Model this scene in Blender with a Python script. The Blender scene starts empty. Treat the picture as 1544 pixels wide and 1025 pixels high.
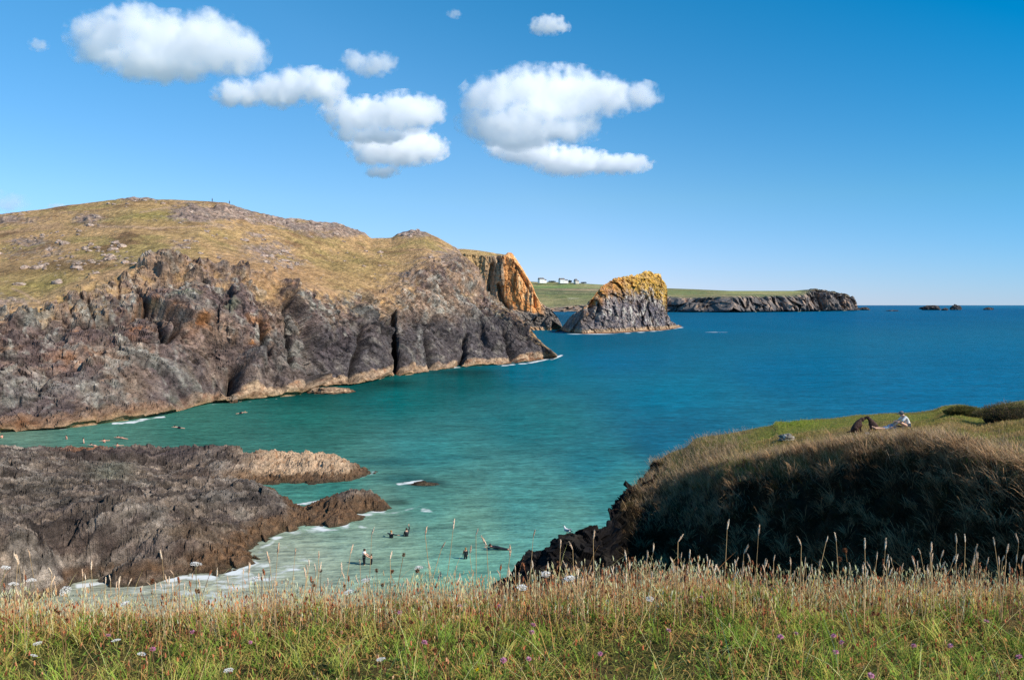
import bpy, bmesh, math, random
import numpy as np
from mathutils import Vector, Matrix, Euler
random.seed(7)
RNG = np.random.default_rng(11)
SC = bpy.context.scene
COL = SC.collection

# ------------------------------------------------------------------ camera model (world metres, sea level z = 0)
EYE = 20.0
FPX = 1287.0            # focal length in pixels of a 1544 px wide frame
PITCH = math.atan((512.5 - 460.0) / FPX)
CP, SP = math.cos(PITCH), math.sin(PITCH)

def ray(u, v):
    u = np.asarray(u, float); v = np.asarray(v, float)
    a = (u - 772.0) / FPX; b = (512.5 - v) / FPX
    y = CP + b * SP; z = -SP + b * CP
    return a / y, z / y                      # x per metre of depth, z per metre of depth
def at_depth(u, v, Y):
    kx, kz = ray(u, v); Y = np.asarray(Y, float) + 0 * kx
    return np.stack([kx * Y, Y, EYE + kz * Y], -1)
def at_height(u, v, z=0.0):
    kx, kz = ray(u, v); Y = (z - EYE) / kz
    return np.stack([kx * Y, Y, z + 0 * Y], -1)
def project(P):
    x = P[..., 0]; y = P[..., 1]; z = P[..., 2] - EYE
    f = y * CP - z * SP; up = y * SP + z * CP
    f = np.maximum(f, 1e-3)
    return 772 + FPX * x / f, 512.5 - FPX * up / f

# ------------------------------------------------------------------ noise
def _h(ix, iy, iz, seed):
    with np.errstate(over='ignore'):
        h = (ix.astype(np.int64).astype(np.uint32) * np.uint32(374761393) + iy.astype(np.int64).astype(np.uint32) * np.uint32(668265263)
             + iz.astype(np.int64).astype(np.uint32) * np.uint32(2147483647) + np.uint32((seed * 974634541 + 12345) & 0xffffffff))
        h ^= h >> np.uint32(13); h *= np.uint32(1274126177); h ^= h >> np.uint32(16)
        h *= np.uint32(2246822519); h ^= h >> np.uint32(13)
    return h
def _r(h, k):
    with np.errstate(over='ignore'):
        g = h * np.uint32(2654435761 + 40503 * (2 * k + 1) & 0xffffffff); g ^= g >> np.uint32(15)
        g *= np.uint32(2246822519); g ^= g >> np.uint32(13)
    return (g & np.uint32(0xffffff)).astype(np.float64) / float(0x1000000)
def perlin(P, seed=0):
    P = np.asarray(P, float); i = np.floor(P); f = P - i
    w = f * f * f * (f * (f * 6 - 15) + 10)
    out = np.zeros(P.shape[:-1])
    for dx in (0, 1):
        for dy in (0, 1):
            for dz in (0, 1):
                h = _h(i[..., 0] + dx, i[..., 1] + dy, i[..., 2] + dz, seed)
                gx = _r(h, 1) * 2 - 1; gy = _r(h, 2) * 2 - 1; gz = _r(h, 3) * 2 - 1
                d = gx * (f[..., 0] - dx) + gy * (f[..., 1] - dy) + gz * (f[..., 2] - dz)
                ww = (w[..., 0] if dx else 1 - w[..., 0]) * (w[..., 1] if dy else 1 - w[..., 1]) * (w[..., 2] if dz else 1 - w[..., 2])
                out += d * ww
    return out * 1.6
def fbm(P, octv=4, seed=0, gain=.5, lac=2.03):
    a, s, n = 1.0, 0.0, 0.0
    P = np.asarray(P, float)
    for k in range(octv):
        s = s + a * perlin(P * lac ** k + 17.3 * k, seed + k); n += a; a *= gain
    return s / n
def ridged(P, octv=4, seed=0):
    a, s, n = 1.0, 0.0, 0.0
    for k in range(octv):
        s = s + a * (1 - 2 * np.abs(perlin(np.asarray(P) * 2.03 ** k + 9.1 * k, seed + k))); n += a; a *= .5
    return s / n
def facet(P, seed=0, tilt=1.0, step=.8):
    """angular blocks: each cell is a tilted flat plane with a step to its neighbours; also the distance to the joint"""
    P = np.asarray(P, float); i = np.floor(P)
    best = np.full(P.shape[:-1], 1e9); sec = best.copy(); val = np.zeros_like(best)
    for dx in (-1, 0, 1):
        for dy in (-1, 0, 1):
            for dz in (-1, 0, 1):
                c = i + np.array([dx, dy, dz]); h = _h(c[..., 0], c[..., 1], c[..., 2], seed)
                r = P - c - np.stack([_r(h, 1), _r(h, 2), _r(h, 3)], -1)
                d = (r * r).sum(-1)
                v = tilt * (r[..., 0] * (_r(h, 4) * 2 - 1) + r[..., 1] * (_r(h, 5) * 2 - 1) + r[..., 2] * (_r(h, 6) * 2 - 1)) + step * (_r(h, 7) - .5)
                m = d < best
                sec = np.where(m, best, np.minimum(sec, d)); val = np.where(m, v, val); best = np.where(m, d, best)
    return val, np.sqrt(sec) - np.sqrt(best)
def sst(a, b, x):
    t = np.clip((x - a) / (b - a), 0, 1); return t * t * (3 - 2 * t)
def lin(c):
    c = np.asarray(c, float) / 255.0
    return np.where(c <= .04045, c / 12.92, ((c + .055) / 1.055) ** 2.4)
def alb(r, g, b, k=1.0):
    return lin((r, g, b)) * k
def mixc(A, B, m):
    m = np.asarray(m)[..., None]; return A * (1 - m) + B * m
def seg_dist(u, v, pts, vs=1.0):
    """distance in picture units from (u, v) to a polyline of (u, v, half width); returns min of distance / width"""
    best = np.full(u.shape, 1e9)
    for (a, b) in zip(pts[:-1], pts[1:]):
        ax, ay, aw = a; bx, by, bw = b
        dx, dy = bx - ax, (by - ay) * vs
        L = dx * dx + dy * dy + 1e-9
        t = np.clip(((u - ax) * dx + (v - ay) * vs * dy) / L, 0, 1)
        d = np.hypot(u - ax - t * dx, (v - ay) * vs - t * dy) / (aw + (bw - aw) * t)
        best = np.minimum(best, d)
    return best

# ------------------------------------------------------------------ mesh + object helpers
def new_mesh(name, V, F, col=None, smooth=False, extra=None):
    V = np.ascontiguousarray(V, np.float32).reshape(-1, 3); F = np.ascontiguousarray(F, np.int32)
    me = bpy.data.meshes.new(name)
    me.vertices.add(len(V)); me.vertices.foreach_set('co', V.ravel())
    k = F.shape[1]
    me.loops.add(F.size); me.loops.foreach_set('vertex_index', F.ravel())
    me.polygons.add(len(F)); me.polygons.foreach_set('loop_start', np.arange(0, F.size, k, dtype=np.int32))
    me.polygons.foreach_set('loop_total', np.full(len(F), k, np.int32))
    me.update(calc_edges=True)
    me.polygons.foreach_set('use_smooth', np.full(len(F), bool(smooth)))
    if col is not None:
        at = me.color_attributes.new('Col', 'FLOAT_COLOR', 'POINT')
        c = np.ones((len(V), 4), np.float32); c[:, :3] = np.clip(np.asarray(col).reshape(-1, 3), 0, 1)
        at.data.foreach_set('color', c.ravel())
    for nm, a in (extra or {}).items():
        t = me.attributes.new(nm, 'FLOAT', 'POINT'); t.data.foreach_set('value', np.ascontiguousarray(a, np.float32).ravel())
    me.validate()
    return me
def grid_faces(nr, nc):
    i = np.arange(nr * nc).reshape(nr, nc)
    return np.stack([i[:-1, :-1], i[:-1, 1:], i[1:, 1:], i[1:, :-1]], -1).reshape(-1, 4)
def obj(name, me, mat=None, parent=None, label=None, cat=None, group=None, kind=None, loc=None, rz=None):
    o = bpy.data.objects.new(name, me); COL.objects.link(o)
    if mat is not None and me is not None:
        if not me.materials: me.materials.append(mat)
    if parent is not None: o.parent = parent
    if label: o['label'] = label
    if cat: o['category'] = cat
    if group: o['group'] = group
    if kind: o['kind'] = kind
    if loc is not None: o.location = loc
    if rz is not None: o.rotation_euler = (0, 0, rz)
    return o
def empty(name, loc, label, cat, group=None, rz=0):
    return obj(name, None, label=label, cat=cat, group=group, loc=loc, rz=rz)

# ------------------------------------------------------------------ materials
def mat_new(name):
    m = bpy.data.materials.new(name); m.use_nodes = True
    nt = m.node_tree; nt.nodes.clear()
    return m, nt, nt.nodes, nt.links
def vcol_mat(name, rough=.9, spec=.2, var=((2.0, .35), (.35, .25)), bump=((1.5, .3), (6, .1)), trans=0.0, strata=None):
    """vertex colour multiplied by several scales of noise (object space = world metres), with bump"""
    m, nt, N, L = mat_new(name)
    out = N.new('ShaderNodeOutputMaterial'); bs = N.new('ShaderNodeBsdfPrincipled')
    bs.inputs['Roughness'].default_value = rough; bs.inputs['Specular IOR Level'].default_value = spec
    at = N.new('ShaderNodeAttribute'); at.attribute_name = 'Col'
    tc = N.new('ShaderNodeTexCoord'); cur = at.outputs['Color']
    for sc_, amt in var:
        nz = N.new('ShaderNodeTexNoise'); nz.inputs['Scale'].default_value = sc_; nz.inputs['Detail'].default_value = 5; nz.inputs['Roughness'].default_value = .65
        L.new(tc.outputs['Object'], nz.inputs['Vector'])
        mr = N.new('ShaderNodeMapRange'); mr.inputs['From Min'].default_value = .3; mr.inputs['From Max'].default_value = .7
        mr.inputs['To Min'].default_value = 1 - amt; mr.inputs['To Max'].default_value = 1 + amt
        L.new(nz.outputs['Fac'], mr.inputs['Value'])
        mx = N.new('ShaderNodeMix'); mx.data_type = 'RGBA'; mx.blend_type = 'MULTIPLY'; mx.inputs[0].default_value = 1
        L.new(cur, mx.inputs[6]); L.new(mr.outputs['Result'], mx.inputs[7]); cur = mx.outputs[2]
    sth = None
    if strata:
        rot, scl, amt = strata
        mp = N.new('ShaderNodeMapping'); mp.inputs['Rotation'].default_value = [math.radians(q) for q in rot]; mp.inputs['Scale'].default_value = scl; L.new(tc.outputs['Object'], mp.inputs['Vector'])
        nz = N.new('ShaderNodeTexNoise'); nz.inputs['Scale'].default_value = 1; nz.inputs['Detail'].default_value = 7; nz.inputs['Roughness'].default_value = .7; nz.inputs['Distortion'].default_value = .6; L.new(mp.outputs[0], nz.inputs['Vector'])
        mr = N.new('ShaderNodeMapRange'); mr.inputs['From Min'].default_value = .34; mr.inputs['From Max'].default_value = .66; mr.inputs['To Min'].default_value = 1 - amt; mr.inputs['To Max'].default_value = 1 + amt; L.new(nz.outputs['Fac'], mr.inputs['Value'])
        mx = N.new('ShaderNodeMix'); mx.data_type = 'RGBA'; mx.blend_type = 'MULTIPLY'; mx.inputs[0].default_value = 1; L.new(cur, mx.inputs[6]); L.new(mr.outputs['Result'], mx.inputs[7]); cur = mx.outputs[2]; sth = nz
    L.new(cur, bs.inputs['Base Color'])
    nrm = None
    if sth:
        b = N.new('ShaderNodeBump'); b.inputs['Strength'].default_value = 1; b.inputs['Distance'].default_value = strata[1][0] and .5 / strata[1][0]; L.new(sth.outputs['Fac'], b.inputs['Height']); nrm = b.outputs['Normal']
    for sc_, st in bump:
        nz = N.new('ShaderNodeTexNoise'); nz.inputs['Scale'].default_value = sc_; nz.inputs['Detail'].default_value = 6; nz.inputs['Roughness'].default_value = .6
        L.new(tc.outputs['Object'], nz.inputs['Vector'])
        b = N.new('ShaderNodeBump'); b.inputs['Strength'].default_value = 1.0; b.inputs['Distance'].default_value = st
        L.new(nz.outputs['Fac'], b.inputs['Height'])
        if nrm is not None: L.new(nrm, b.inputs['Normal'])
        nrm = b.outputs['Normal']
    if nrm is not None: L.new(nrm, bs.inputs['Normal'])
    if trans:
        ge = N.new('ShaderNodeNewGeometry'); va = N.new('ShaderNodeVectorMath'); va.operation = 'MULTIPLY_ADD'; va.inputs[1].default_value = (.55, .55, .55); va.inputs[2].default_value = (0, 0, .8)
        vn = N.new('ShaderNodeVectorMath'); vn.operation = 'NORMALIZE'; L.new(ge.outputs['Normal'], va.inputs[0]); L.new(va.outputs[0], vn.inputs[0]); L.new(vn.outputs[0], bs.inputs['Normal'])
        tr = N.new('ShaderNodeBsdfTranslucent'); L.new(cur, tr.inputs['Color'])
        ms = N.new('ShaderNodeMixShader'); ms.inputs[0].default_value = trans
        L.new(bs.outputs[0], ms.inputs[1]); L.new(tr.outputs[0], ms.inputs[2]); L.new(ms.outputs[0], out.inputs['Surface'])
    else:
        L.new(bs.outputs[0], out.inputs['Surface'])
    return m
def plain_mat(name, c, rough=.7, spec=.3, nscale=20.0, amt=.2, bump=0.0):
    m, nt, N, L = mat_new(name)
    out = N.new('ShaderNodeOutputMaterial'); bs = N.new('ShaderNodeBsdfPrincipled')
    bs.inputs['Roughness'].default_value = rough; bs.inputs['Specular IOR Level'].default_value = spec
    tc = N.new('ShaderNodeTexCoord'); nz = N.new('ShaderNodeTexNoise'); nz.inputs['Scale'].default_value = nscale; nz.inputs['Detail'].default_value = 4
    L.new(tc.outputs['Object'], nz.inputs['Vector'])
    cr = N.new('ShaderNodeValToRGB'); c = np.asarray(c, float)
    cr.color_ramp.elements[0].color = (*np.clip(c * (1 - amt), 0, 1), 1); cr.color_ramp.elements[1].color = (*np.clip(c * (1 + amt), 0, 1), 1)
    cr.color_ramp.elements[0].position = .3; cr.color_ramp.elements[1].position = .7
    L.new(nz.outputs['Fac'], cr.inputs['Fac']); L.new(cr.outputs['Color'], bs.inputs['Base Color'])
    if bump:
        b = N.new('ShaderNodeBump'); b.inputs['Strength'].default_value = 1; b.inputs['Distance'].default_value = bump
        L.new(nz.outputs['Fac'], b.inputs['Height']); L.new(b.outputs['Normal'], bs.inputs['Normal'])
    L.new(bs.outputs[0], out.inputs['Surface'])
    return m

M_ROCK = vcol_mat('cliff_rock', .92, .15, var=((.9, .34), (.16, .2), (3.5, .25)), bump=((.7, .6), (3.0, .14)), strata=((20, -35, 25), (.9, .22, .9), .42))
M_SHELF = vcol_mat('shelf_rock', .85, .25, var=((2.2, .34), (.5, .2), (9, .3)), bump=((2.5, .25), (10, .07)), strata=((0, 20, -38), (3.0, .6, 2.0), .42))
M_FAR = vcol_mat('far_land', .95, .1, var=((.05, .25), (.3, .2)), bump=((.08, 4.0),))
M_TURF = vcol_mat('turf', .95, .1, var=((3, .35), (14, .3)), bump=((6, .06), (25, .02)))
M_HEAD = vcol_mat('seed_spike', .8, .05, var=((60, .15),), bump=(), trans=.06)
M_BLADE = vcol_mat('grass_blades', .8, .05, var=((3, .2),), bump=(), trans=.3)

# ------------------------------------------------------------------ polar patches: curves of world points, rows between them
def curve_depth(keys, us):
    k = np.array(keys, float); v = np.interp(us, k[:, 0], k[:, 1]); Y = np.interp(us, k[:, 0], k[:, 2]); return at_depth(us, v, Y)
def curve_sea(keys, us, z=0.0):
    k = np.array(keys, float); v = np.interp(us, k[:, 0], k[:, 1]); return at_height(us, v, z)
def blur(P, n, axis):
    for _ in range(n):
        Q = P.copy()
        sl = [slice(None)] * P.ndim; a = list(sl); b = list(sl); c = list(sl)
        a[axis] = slice(0, -2); b[axis] = slice(1, -1); c[axis] = slice(2, None)
        Q[tuple(b)] = .25 * P[tuple(a)] + .5 * P[tuple(b)] + .25 * P[tuple(c)]; P = Q
    return P
def patch(curves, rows, smooth_rows=0, smooth_cols=0):
    out, T = [], []
    for k, n in enumerate(rows):
        t = np.linspace(0, 1, n, endpoint=(k == len(rows) - 1))
        out.append(curves[k][None] * (1 - t)[:, None, None] + curves[k + 1][None] * t[:, None, None]); T.append(k + t)
    P = np.concatenate(out, 0); T = np.concatenate(T)
    if smooth_rows: P = blur(P, smooth_rows, 0)
    if smooth_cols: P = blur(P, smooth_cols, 1)
    return P, np.repeat(T[:, None], P.shape[1], 1)
def normals(P):
    du = np.gradient(P, axis=1); dv = np.gradient(P, axis=0)
    n = np.cross(du, dv); n /= np.linalg.norm(n, axis=-1, keepdims=True) + 1e-9
    return n
# ------------------------------------------------------------------ rock colours
TAN = alb(196, 164, 132); BARN = alb(164, 118, 86); DARK = alb(78, 72, 74); DARK2 = alb(44, 40, 44)
PURP = alb(112, 94, 90); PINK = alb(162, 134, 112); GREY = alb(122, 114, 106); PALE = alb(200, 194, 180)
ORNG = alb(188, 118, 48); GOLD = alb(206, 160, 44); OLIVE = alb(116, 112, 58); GREENP = alb(112, 122, 96)
GRASS_T = alb(176, 144, 98); GRASS_G = alb(152, 134, 82); GRASS_B = alb(116, 88, 62); GRASS_P = alb(176, 144, 108)

def rock_colour(P, seed=0, sc=1.0):
    a = fbm(P * (.055 * sc), 4, seed + 50); b = fbm(P * (.13 * sc) + 31, 4, seed + 60); c = ridged(P * np.array([.22, .22, .1]) * sc, 4, seed + 70)
    d = fbm(P * (.5 * sc), 4, seed + 80)
    C = mixc(np.broadcast_to(PURP, P.shape), PINK, sst(-.25, .3, a + .3 * d))
    C = mixc(C, GREY, sst(0, .4, b + .25 * d))
    C = mixc(C, PALE, sst(.6, .95, c + .35 * b) * .5)
    C = mixc(C, ORNG * .8, sst(.32, .6, fbm(P * (.09 * sc) + 77, 4, seed + 90) + .25 * d) * .5)
    C = mixc(C, GREENP, sst(.35, .6, fbm(P * (.1 * sc) + 177, 3, seed + 95)) * .5)
    C = C * (1 + .22 * d)[..., None]
    return C

# ------------------------------------------------------------------ the main headland across the cove
def build_headland():
    us = np.arange(-330, 840.1, 1.25)
    water = [(-400, 690), (-100, 664), (0, 651), (100, 645), (200, 632), (245, 624), (320, 607), (350, 606), (400, 600), (452, 595), (462, 588), (480, 583), (530, 580), (560, 574), (590, 566), (600, 567),
             (660, 558), (690, 554), (760, 549), (800, 545), (826, 540), (840, 537)]
    top = [(-400, 520, 118), (-100, 480, 150), (0, 468, 164), (60, 462, 172), (100, 438, 182), (180, 413, 196), (250, 394, 206), (300, 400, 210), (400, 416, 222), (440, 430, 228), (500, 440, 246),
           (567, 450, 268), (600, 432, 285), (633, 402, 305), (660, 392, 322), (690, 396, 338), (723, 448, 330), (763, 476, 325), (797, 500, 320), (820, 522, 316), (840, 536.5, 314)]
    mid = [(-400, 430, 170), (0, 395, 225), (100, 370, 236), (200, 350, 246), (300, 350, 260), (400, 372, 280), (500, 395, 305), (600, 388, 335), (640, 374, 350), (690, 384, 375), (723, 442, 350), (763, 471, 338), (797, 497, 326), (820, 520, 318), (840, 536.2, 315)]
    crest = [(-400, 345, 260), (0, 321, 300), (60, 315, 305), (140, 304, 310), (170, 301, 312), (200, 297, 312), (240, 300, 314), (300, 302, 320), (340, 305, 325), (380, 318, 332), (420, 327, 342), (460, 331, 352), (510, 336, 365),
             (550, 350, 378), (558, 358, 380), (562, 359, 380), (590, 358, 390), (600, 352, 392), (620, 347, 396), (640, 349, 400), (660, 357, 404), (680, 369, 410), (693, 378, 412), (710, 412, 385), (723, 437, 372), (745, 455, 360), (763, 467, 350), (797, 494, 330), (820, 519, 320), (840, 536, 316)]
    W = curve_sea(water, us); U = W.copy(); U[:, 2] = -3; U[:, :2] -= 3 * U[:, :2] / np.linalg.norm(U[:, :2], axis=1, keepdims=True)
    T_ = curve_depth(top, us); M_ = curve_depth(mid, us); K = curve_depth(crest, us)
    B1 = K.copy(); d = K[:, :2] / np.linalg.norm(K[:, :2], axis=1, keepdims=True)
    e = sst(840, 640, us)[:, None]
    B1[:, :2] += d * (10 + 60 * e); B1[:, 2] = K[:, 2] * .86 - 1
    B2 = B1.copy(); B2[:, :2] += d * (20 + 100 * e); B2[:, 2] = np.where(us < 600, B1[:, 2] * .8, -4)
    P, T = patch([U, W, T_, M_, K, B1, B2], [6, 175, 55, 60, 14, 14], 2, 2)
    N = normals(P); N = blur(blur(N, 8, 0), 8, 1); N *= np.sign((N[..., 1:2] < 0) * 2 - 1 + 0 * N[..., :1])
    N[..., :] = np.where(T[..., None] > 3.7, np.array([0, 0, 1.0]), N)
    N /= np.linalg.norm(N, axis=-1, keepdims=True) + 1e-9
    u0, v0 = project(P); z = P[..., 2]
    # broken edge between turf and cliff
    warp = fbm(P * .05, 4, 3) * .34 + fbm(P * .2, 3, 4) * .2
    edge_n = fbm(P * .35, 4, 5) * .35
    cliff = sst(.98, 1.04, T) * (1 - sst(1.80, 2.06, T + warp + edge_n))
    cliff = np.maximum(cliff, sst(660, 700, u0) * (1 - sst(2.6, 3.2, T + warp)) * sst(.98, 1.04, T))
    low = (T < 1.0)
    outcrop = np.zeros_like(T)
    for (a, b, ru, rv, s) in [(300, 322, 55, 14, 1), (350, 320, 45, 14, 1), (420, 330, 50, 11, 1), (480, 341, 60, 10, .9), (530, 348, 40, 9, .9), (205, 300, 60, 4, .7), (135, 330, 30, 12, .7), (20, 332, 50, 10, .6),
                              (385, 355, 30, 8, .5), (400, 378, 45, 18, .6), (440, 398, 40, 12, .5), (270, 368, 22, 10, .5), (60, 380, 60, 16, .45), (150, 395, 90, 10, .35), (250, 395, 55, 12, .6), (615, 352, 40, 7, .8),
                              (690, 400, 50, 28, .9), (640, 420, 60, 25, .6), (320, 415, 80, 20, .6), (0, 455, 60, 14, .6), (45, 365, 40, 10, .6), (500, 352, 50, 8, .5), (600, 432, 50, 12, .4), (350, 340, 40, 10, .35)]:
        outcrop = np.maximum(outcrop, s * np.exp(-((u0 - a) / ru) ** 2 - ((v0 - b) / rv) ** 2))
    outcrop *= sst(1.7, 2.0, T)
    on = fbm(P * .16, 4, 21) * .6 + fbm(P * .6, 3, 22) * .5
    rocky = np.clip(np.maximum(cliff, sst(.22, .62, outcrop + .75 * on)), 0, 1)
    rocky = np.where(low, 1, rocky)
    # displacement
    R = P @ np.array(Euler((math.radians(25), math.radians(-32), math.radians(20))).to_matrix())
    amp = np.clip(.35 + z / 20, .35, 1) * sst(846, 800, u0)
    big = ridged(P * np.array([.022, .022, .012]) + 3, 3, 7) * 3.2 + fbm(P * .03, 2, 8) * 3.0
    f1, e1 = facet(R * np.array([.075, .075, .035]) + fbm(P * .06, 2, 9)[..., None] * .5, 1, 1.7, .5)
    f2, e2 = facet(R * np.array([.22, .22, .1]) + fbm(P * .2, 2, 10)[..., None] * .4, 2, 1.2, .5)
    f3, e3 = facet(R * np.array([.6, .6, .3]), 3, 1.0, .9); f4, e4 = facet(R * np.array([1.3, 1.3, .7]), 6, 1.0, .9)
    D = cliff * amp * (big * .9 + 2.3 * f1 + .95 * f2 + .4 * fbm(P * .45, 3, 33) - .4 * np.exp(-e1 * 14) - .3 * np.exp(-e2 * 10))
    D += (1 - cliff) * rocky * (.9 * f2 + .6 * f3 + .1) + (1 - rocky) * (.5 * fbm(P * .08, 3, 31) + .22 * fbm(P * .5, 3, 32))
    # gullies, caves and slanting joints seen in the face
    gul = [([(590, 480, 3), (592, 520, 4.2), (598, 570, 6)], 9), ([(703, 505, 2), (704, 530, 2.5), (690, 552, 3)], 5), ([(432, 450, 3), (428, 500, 4), (436, 560, 5)], 2), ([(350, 565, 7), (347, 582, 9)], 9),
           ([(205, 440, 3), (250, 520, 4), (262, 505, 3)], 3.5), ([(100, 500, 3), (150, 505, 3.5), (200, 520, 3.5), (245, 527, 3)], 3.5), ([(384, 498, 3), (400, 540, 5)], 4), ([(250, 490, 3), (270, 515, 3)], 2.5),
           ([(92, 465, 3), (106, 482, 3)], 3), ([(300, 430, 2.5), (318, 470, 2.5)], 2.5), ([(463, 575, 6), (462, 592, 6)], 8), ([(760, 505, 4), (775, 540, 5)], 3.5), ([(640, 500, 4), (655, 556, 5)], 2.5),
           ([(545, 490, 4), (530, 570, 6)], 3), ([(130, 455, 3), (142, 485, 3)], 2.5), ([(180, 420, 3), (176, 450, 3)], 2.5)]
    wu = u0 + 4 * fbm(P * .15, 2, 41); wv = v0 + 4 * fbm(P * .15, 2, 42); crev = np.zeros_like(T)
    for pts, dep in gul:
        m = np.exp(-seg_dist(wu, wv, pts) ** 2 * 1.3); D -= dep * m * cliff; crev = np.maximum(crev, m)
    # buttress that carries the lichen-topped knob, and the low tidal ledge
    knob = np.exp(-(((u0 - 377) / 15) ** 2 + ((v0 - 558) / 26) ** 2)); D += 4.5 * knob * cliff
    D = blur(blur(D, 2, 0), 2, 1) + cliff * np.clip(.35 + z / 20, .35, 1) * sst(846, 832, u0) * (.8 * f3 + .42 * f4)
    P2 = P + N * D[..., None]
    ledge = (sst(1.0, 1.012, T) * (1 - sst(1.03, 1.07, T))) * (1.5 + 2.0 * sst(-.2, .5, fbm(P * .06, 3, 43)))
    P2[..., :2] -= (P[..., :2] / np.linalg.norm(P[..., :2], axis=-1, keepdims=True)) * ledge[..., None] * sst(850, 800, u0)[..., None]
    P2[..., 2] += sst(3.2, 3.9, T) * (1 - sst(4.1, 4.6, T)) * sst(690, 740, u0) * np.clip(z / 12, 0, 1) * (2.2 * f2 + 1.0 * f3 - .6)
    P2[..., 2] = np.where(T < 1, np.minimum(P2[..., 2], -.2), P2[..., 2])
    N2 = normals(P2); N2 *= np.sign(-N2[..., 1:2] + 1e-9)
    # colour
    u, v = u0, v0
    C = rock_colour(P2)
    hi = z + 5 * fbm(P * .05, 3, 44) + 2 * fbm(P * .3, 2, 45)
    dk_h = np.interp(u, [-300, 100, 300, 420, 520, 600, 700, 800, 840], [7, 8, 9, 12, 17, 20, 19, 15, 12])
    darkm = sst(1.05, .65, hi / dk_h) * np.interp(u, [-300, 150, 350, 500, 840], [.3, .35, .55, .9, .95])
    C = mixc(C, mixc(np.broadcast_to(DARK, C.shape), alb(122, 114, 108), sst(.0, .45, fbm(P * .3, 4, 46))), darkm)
    for (a, b, ru, rv, s) in [(285, 485, 60, 34, .6), (250, 520, 45, 24, .6), (335, 545, 50, 22, .5), (420, 480, 26, 50, .45), (130, 520, 60, 14, .35), (505, 520, 30, 24, .4), (190, 575, 80, 18, .45)]:
        C = mixc(C, alb(84, 70, 72), s * np.exp(-((u - a) / ru) ** 2 - ((v - b) / rv) ** 2) * sst(-.5, .2, fbm(P * .12, 3, 146)))
    C = mixc(C, alb(190, 186, 172), sst(.42, .62, fbm(P * np.array([.3, .3, .2]), 4, 48) + .12 * e2) * .5 * cliff)
    for (a, b, ru, rv, s) in [(205, 480, 14, 30, .8), (290, 500, 20, 14, .7), (215, 495, 14, 22, .6), (500, 490, 22, 14, .8), (375, 528, 9, 6, 1), (10, 520, 20, 10, .6), (395, 520, 10, 20, .6), (120, 545, 50, 14, .45)]:
        m = s * np.exp(-((u - a) / ru) ** 2 - ((v - b) / rv) ** 2) * sst(-.2, .3, fbm(P * .35, 3, 49)); C = mixc(C, ORNG if b != 490 else PINK * 1.05, m * .75)
    for (a, b, ru, rv, s) in [(200, 455, 5, 12, 1), (330, 440, 6, 14, 1), (135, 482, 5, 14, .7), (440, 540, 16, 18, .55), (90, 470, 5, 10, .7), (50, 580, 50, 9, .5), (150, 590, 50, 10, .5), (470, 480, 8, 14, .6), (630, 515, 4, 12, .7), (665, 470, 14, 8, .7), (720, 480, 16, 10, .6)]:
        m = s * np.exp(-((u - a) / ru) ** 2 - ((v - b) / rv) ** 2) * sst(-.3, .3, fbm(P * .4, 3, 47)); C = mixc(C, alb(196, 192, 178), m * .8)
    C *= (1 - .3 * np.exp(-e1 * 16) * cliff - .25 * np.exp(-e2 * 12) * cliff)[..., None]
    C *= (1 + .13 * f3 * cliff + .08 * f4 * cliff - .25 * np.exp(-e3 * 7) * cliff)[..., None]
    C *= (1 - .75 * crev * cliff)[..., None]  # shade inside gullies and caves darkened into the rock colour
    C = np.clip(C * np.array([1.27, 1.26, 1.23]), 0, .8)
    tid = z + 1.0 * fbm(P * .15, 3, 51) + .5 * fbm(P * .7, 2, 52)
    tb = sst(2.7, 1.8, tid * np.interp(u, [0, 300, 600], [1.7, 1.35, 1.1])) * cliff
    tb = tb * (.5 + .5 * sst(-.35, .15, fbm(P * .1, 3, 152)))
    C = mixc(C, mixc(mixc(np.broadcast_to(TAN, C.shape), BARN, sst(.0, .5, fbm(P * .4, 3, 53))), alb(138, 104, 82), sst(340, 230, u) * .85), tb * .95)
    C = mixc(C, BARN * .6, sst(.9, .3, tid) * cliff)
    # turf
    g = fbm(P * .035, 4, 54); g2 = fbm(P * .12, 4, 55); g3 = fbm(P * .5, 4, 56); g4 = fbm(P * np.array([.03, .1, .3]), 4, 59)
    G = mixc(np.broadcast_to(GRASS_T, C.shape), GRASS_G, sst(-.1, .35, g + .4 * g2) * .9)
    G = mixc(G, GRASS_B, sst(.05, .4, fbm(P * .08 + 9, 4, 57) + .3 * g3) * .75)
    G = mixc(G, GRASS_P, sst(.15, .45, g4 + .2 * g3) * .6)
    for (a, b, ru, rv, s) in [(230, 325, 60, 12, .8), (80, 430, 70, 25, .7), (310, 352, 60, 10, .35), (540, 410, 60, 25, .35)]:
        G = mixc(G, alb(140, 132, 68), .8 * s * np.exp(-((u - a) / ru) ** 2 - ((v - b) / rv) ** 2))
    G = mixc(G, alb(178, 144, 108), sst(.45, 1.1, warp + np.exp(-(T - 2.05) ** 2 / .02)) * .5)
    for (a, b, ru, rv, s) in [(450, 415, 90, 22, .55), (340, 400, 60, 14, .5)]:
        G = mixc(G, alb(160, 124, 86), s * np.exp(-((u - a) / ru) ** 2 - ((v - b) / rv) ** 2))
    # worn footpaths
    for pts in [[(270, 375, 3), (290, 362, 2.5), (240, 385, 2)], [(150, 340, 2.0), (240, 345, 1.6), (330, 340, 1.6)], [(210, 320, 1.4), (250, 312, 1.6), (290, 322, 1.4)], [(20, 435, 2), (60, 455, 2)]]:
        G = mixc(G, alb(186, 156, 124), np.exp(-seg_dist(wu, wv, pts) ** 2) * .7)
    G = G * np.array([1.10, 1.05, 1.10])
    speck = sst(.3, .5, fbm(P * .9, 3, 58)) * .6 * sst(-.2, .25, g2 - g)
    G = mixc(G, alb(186, 160, 138), speck)
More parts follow.
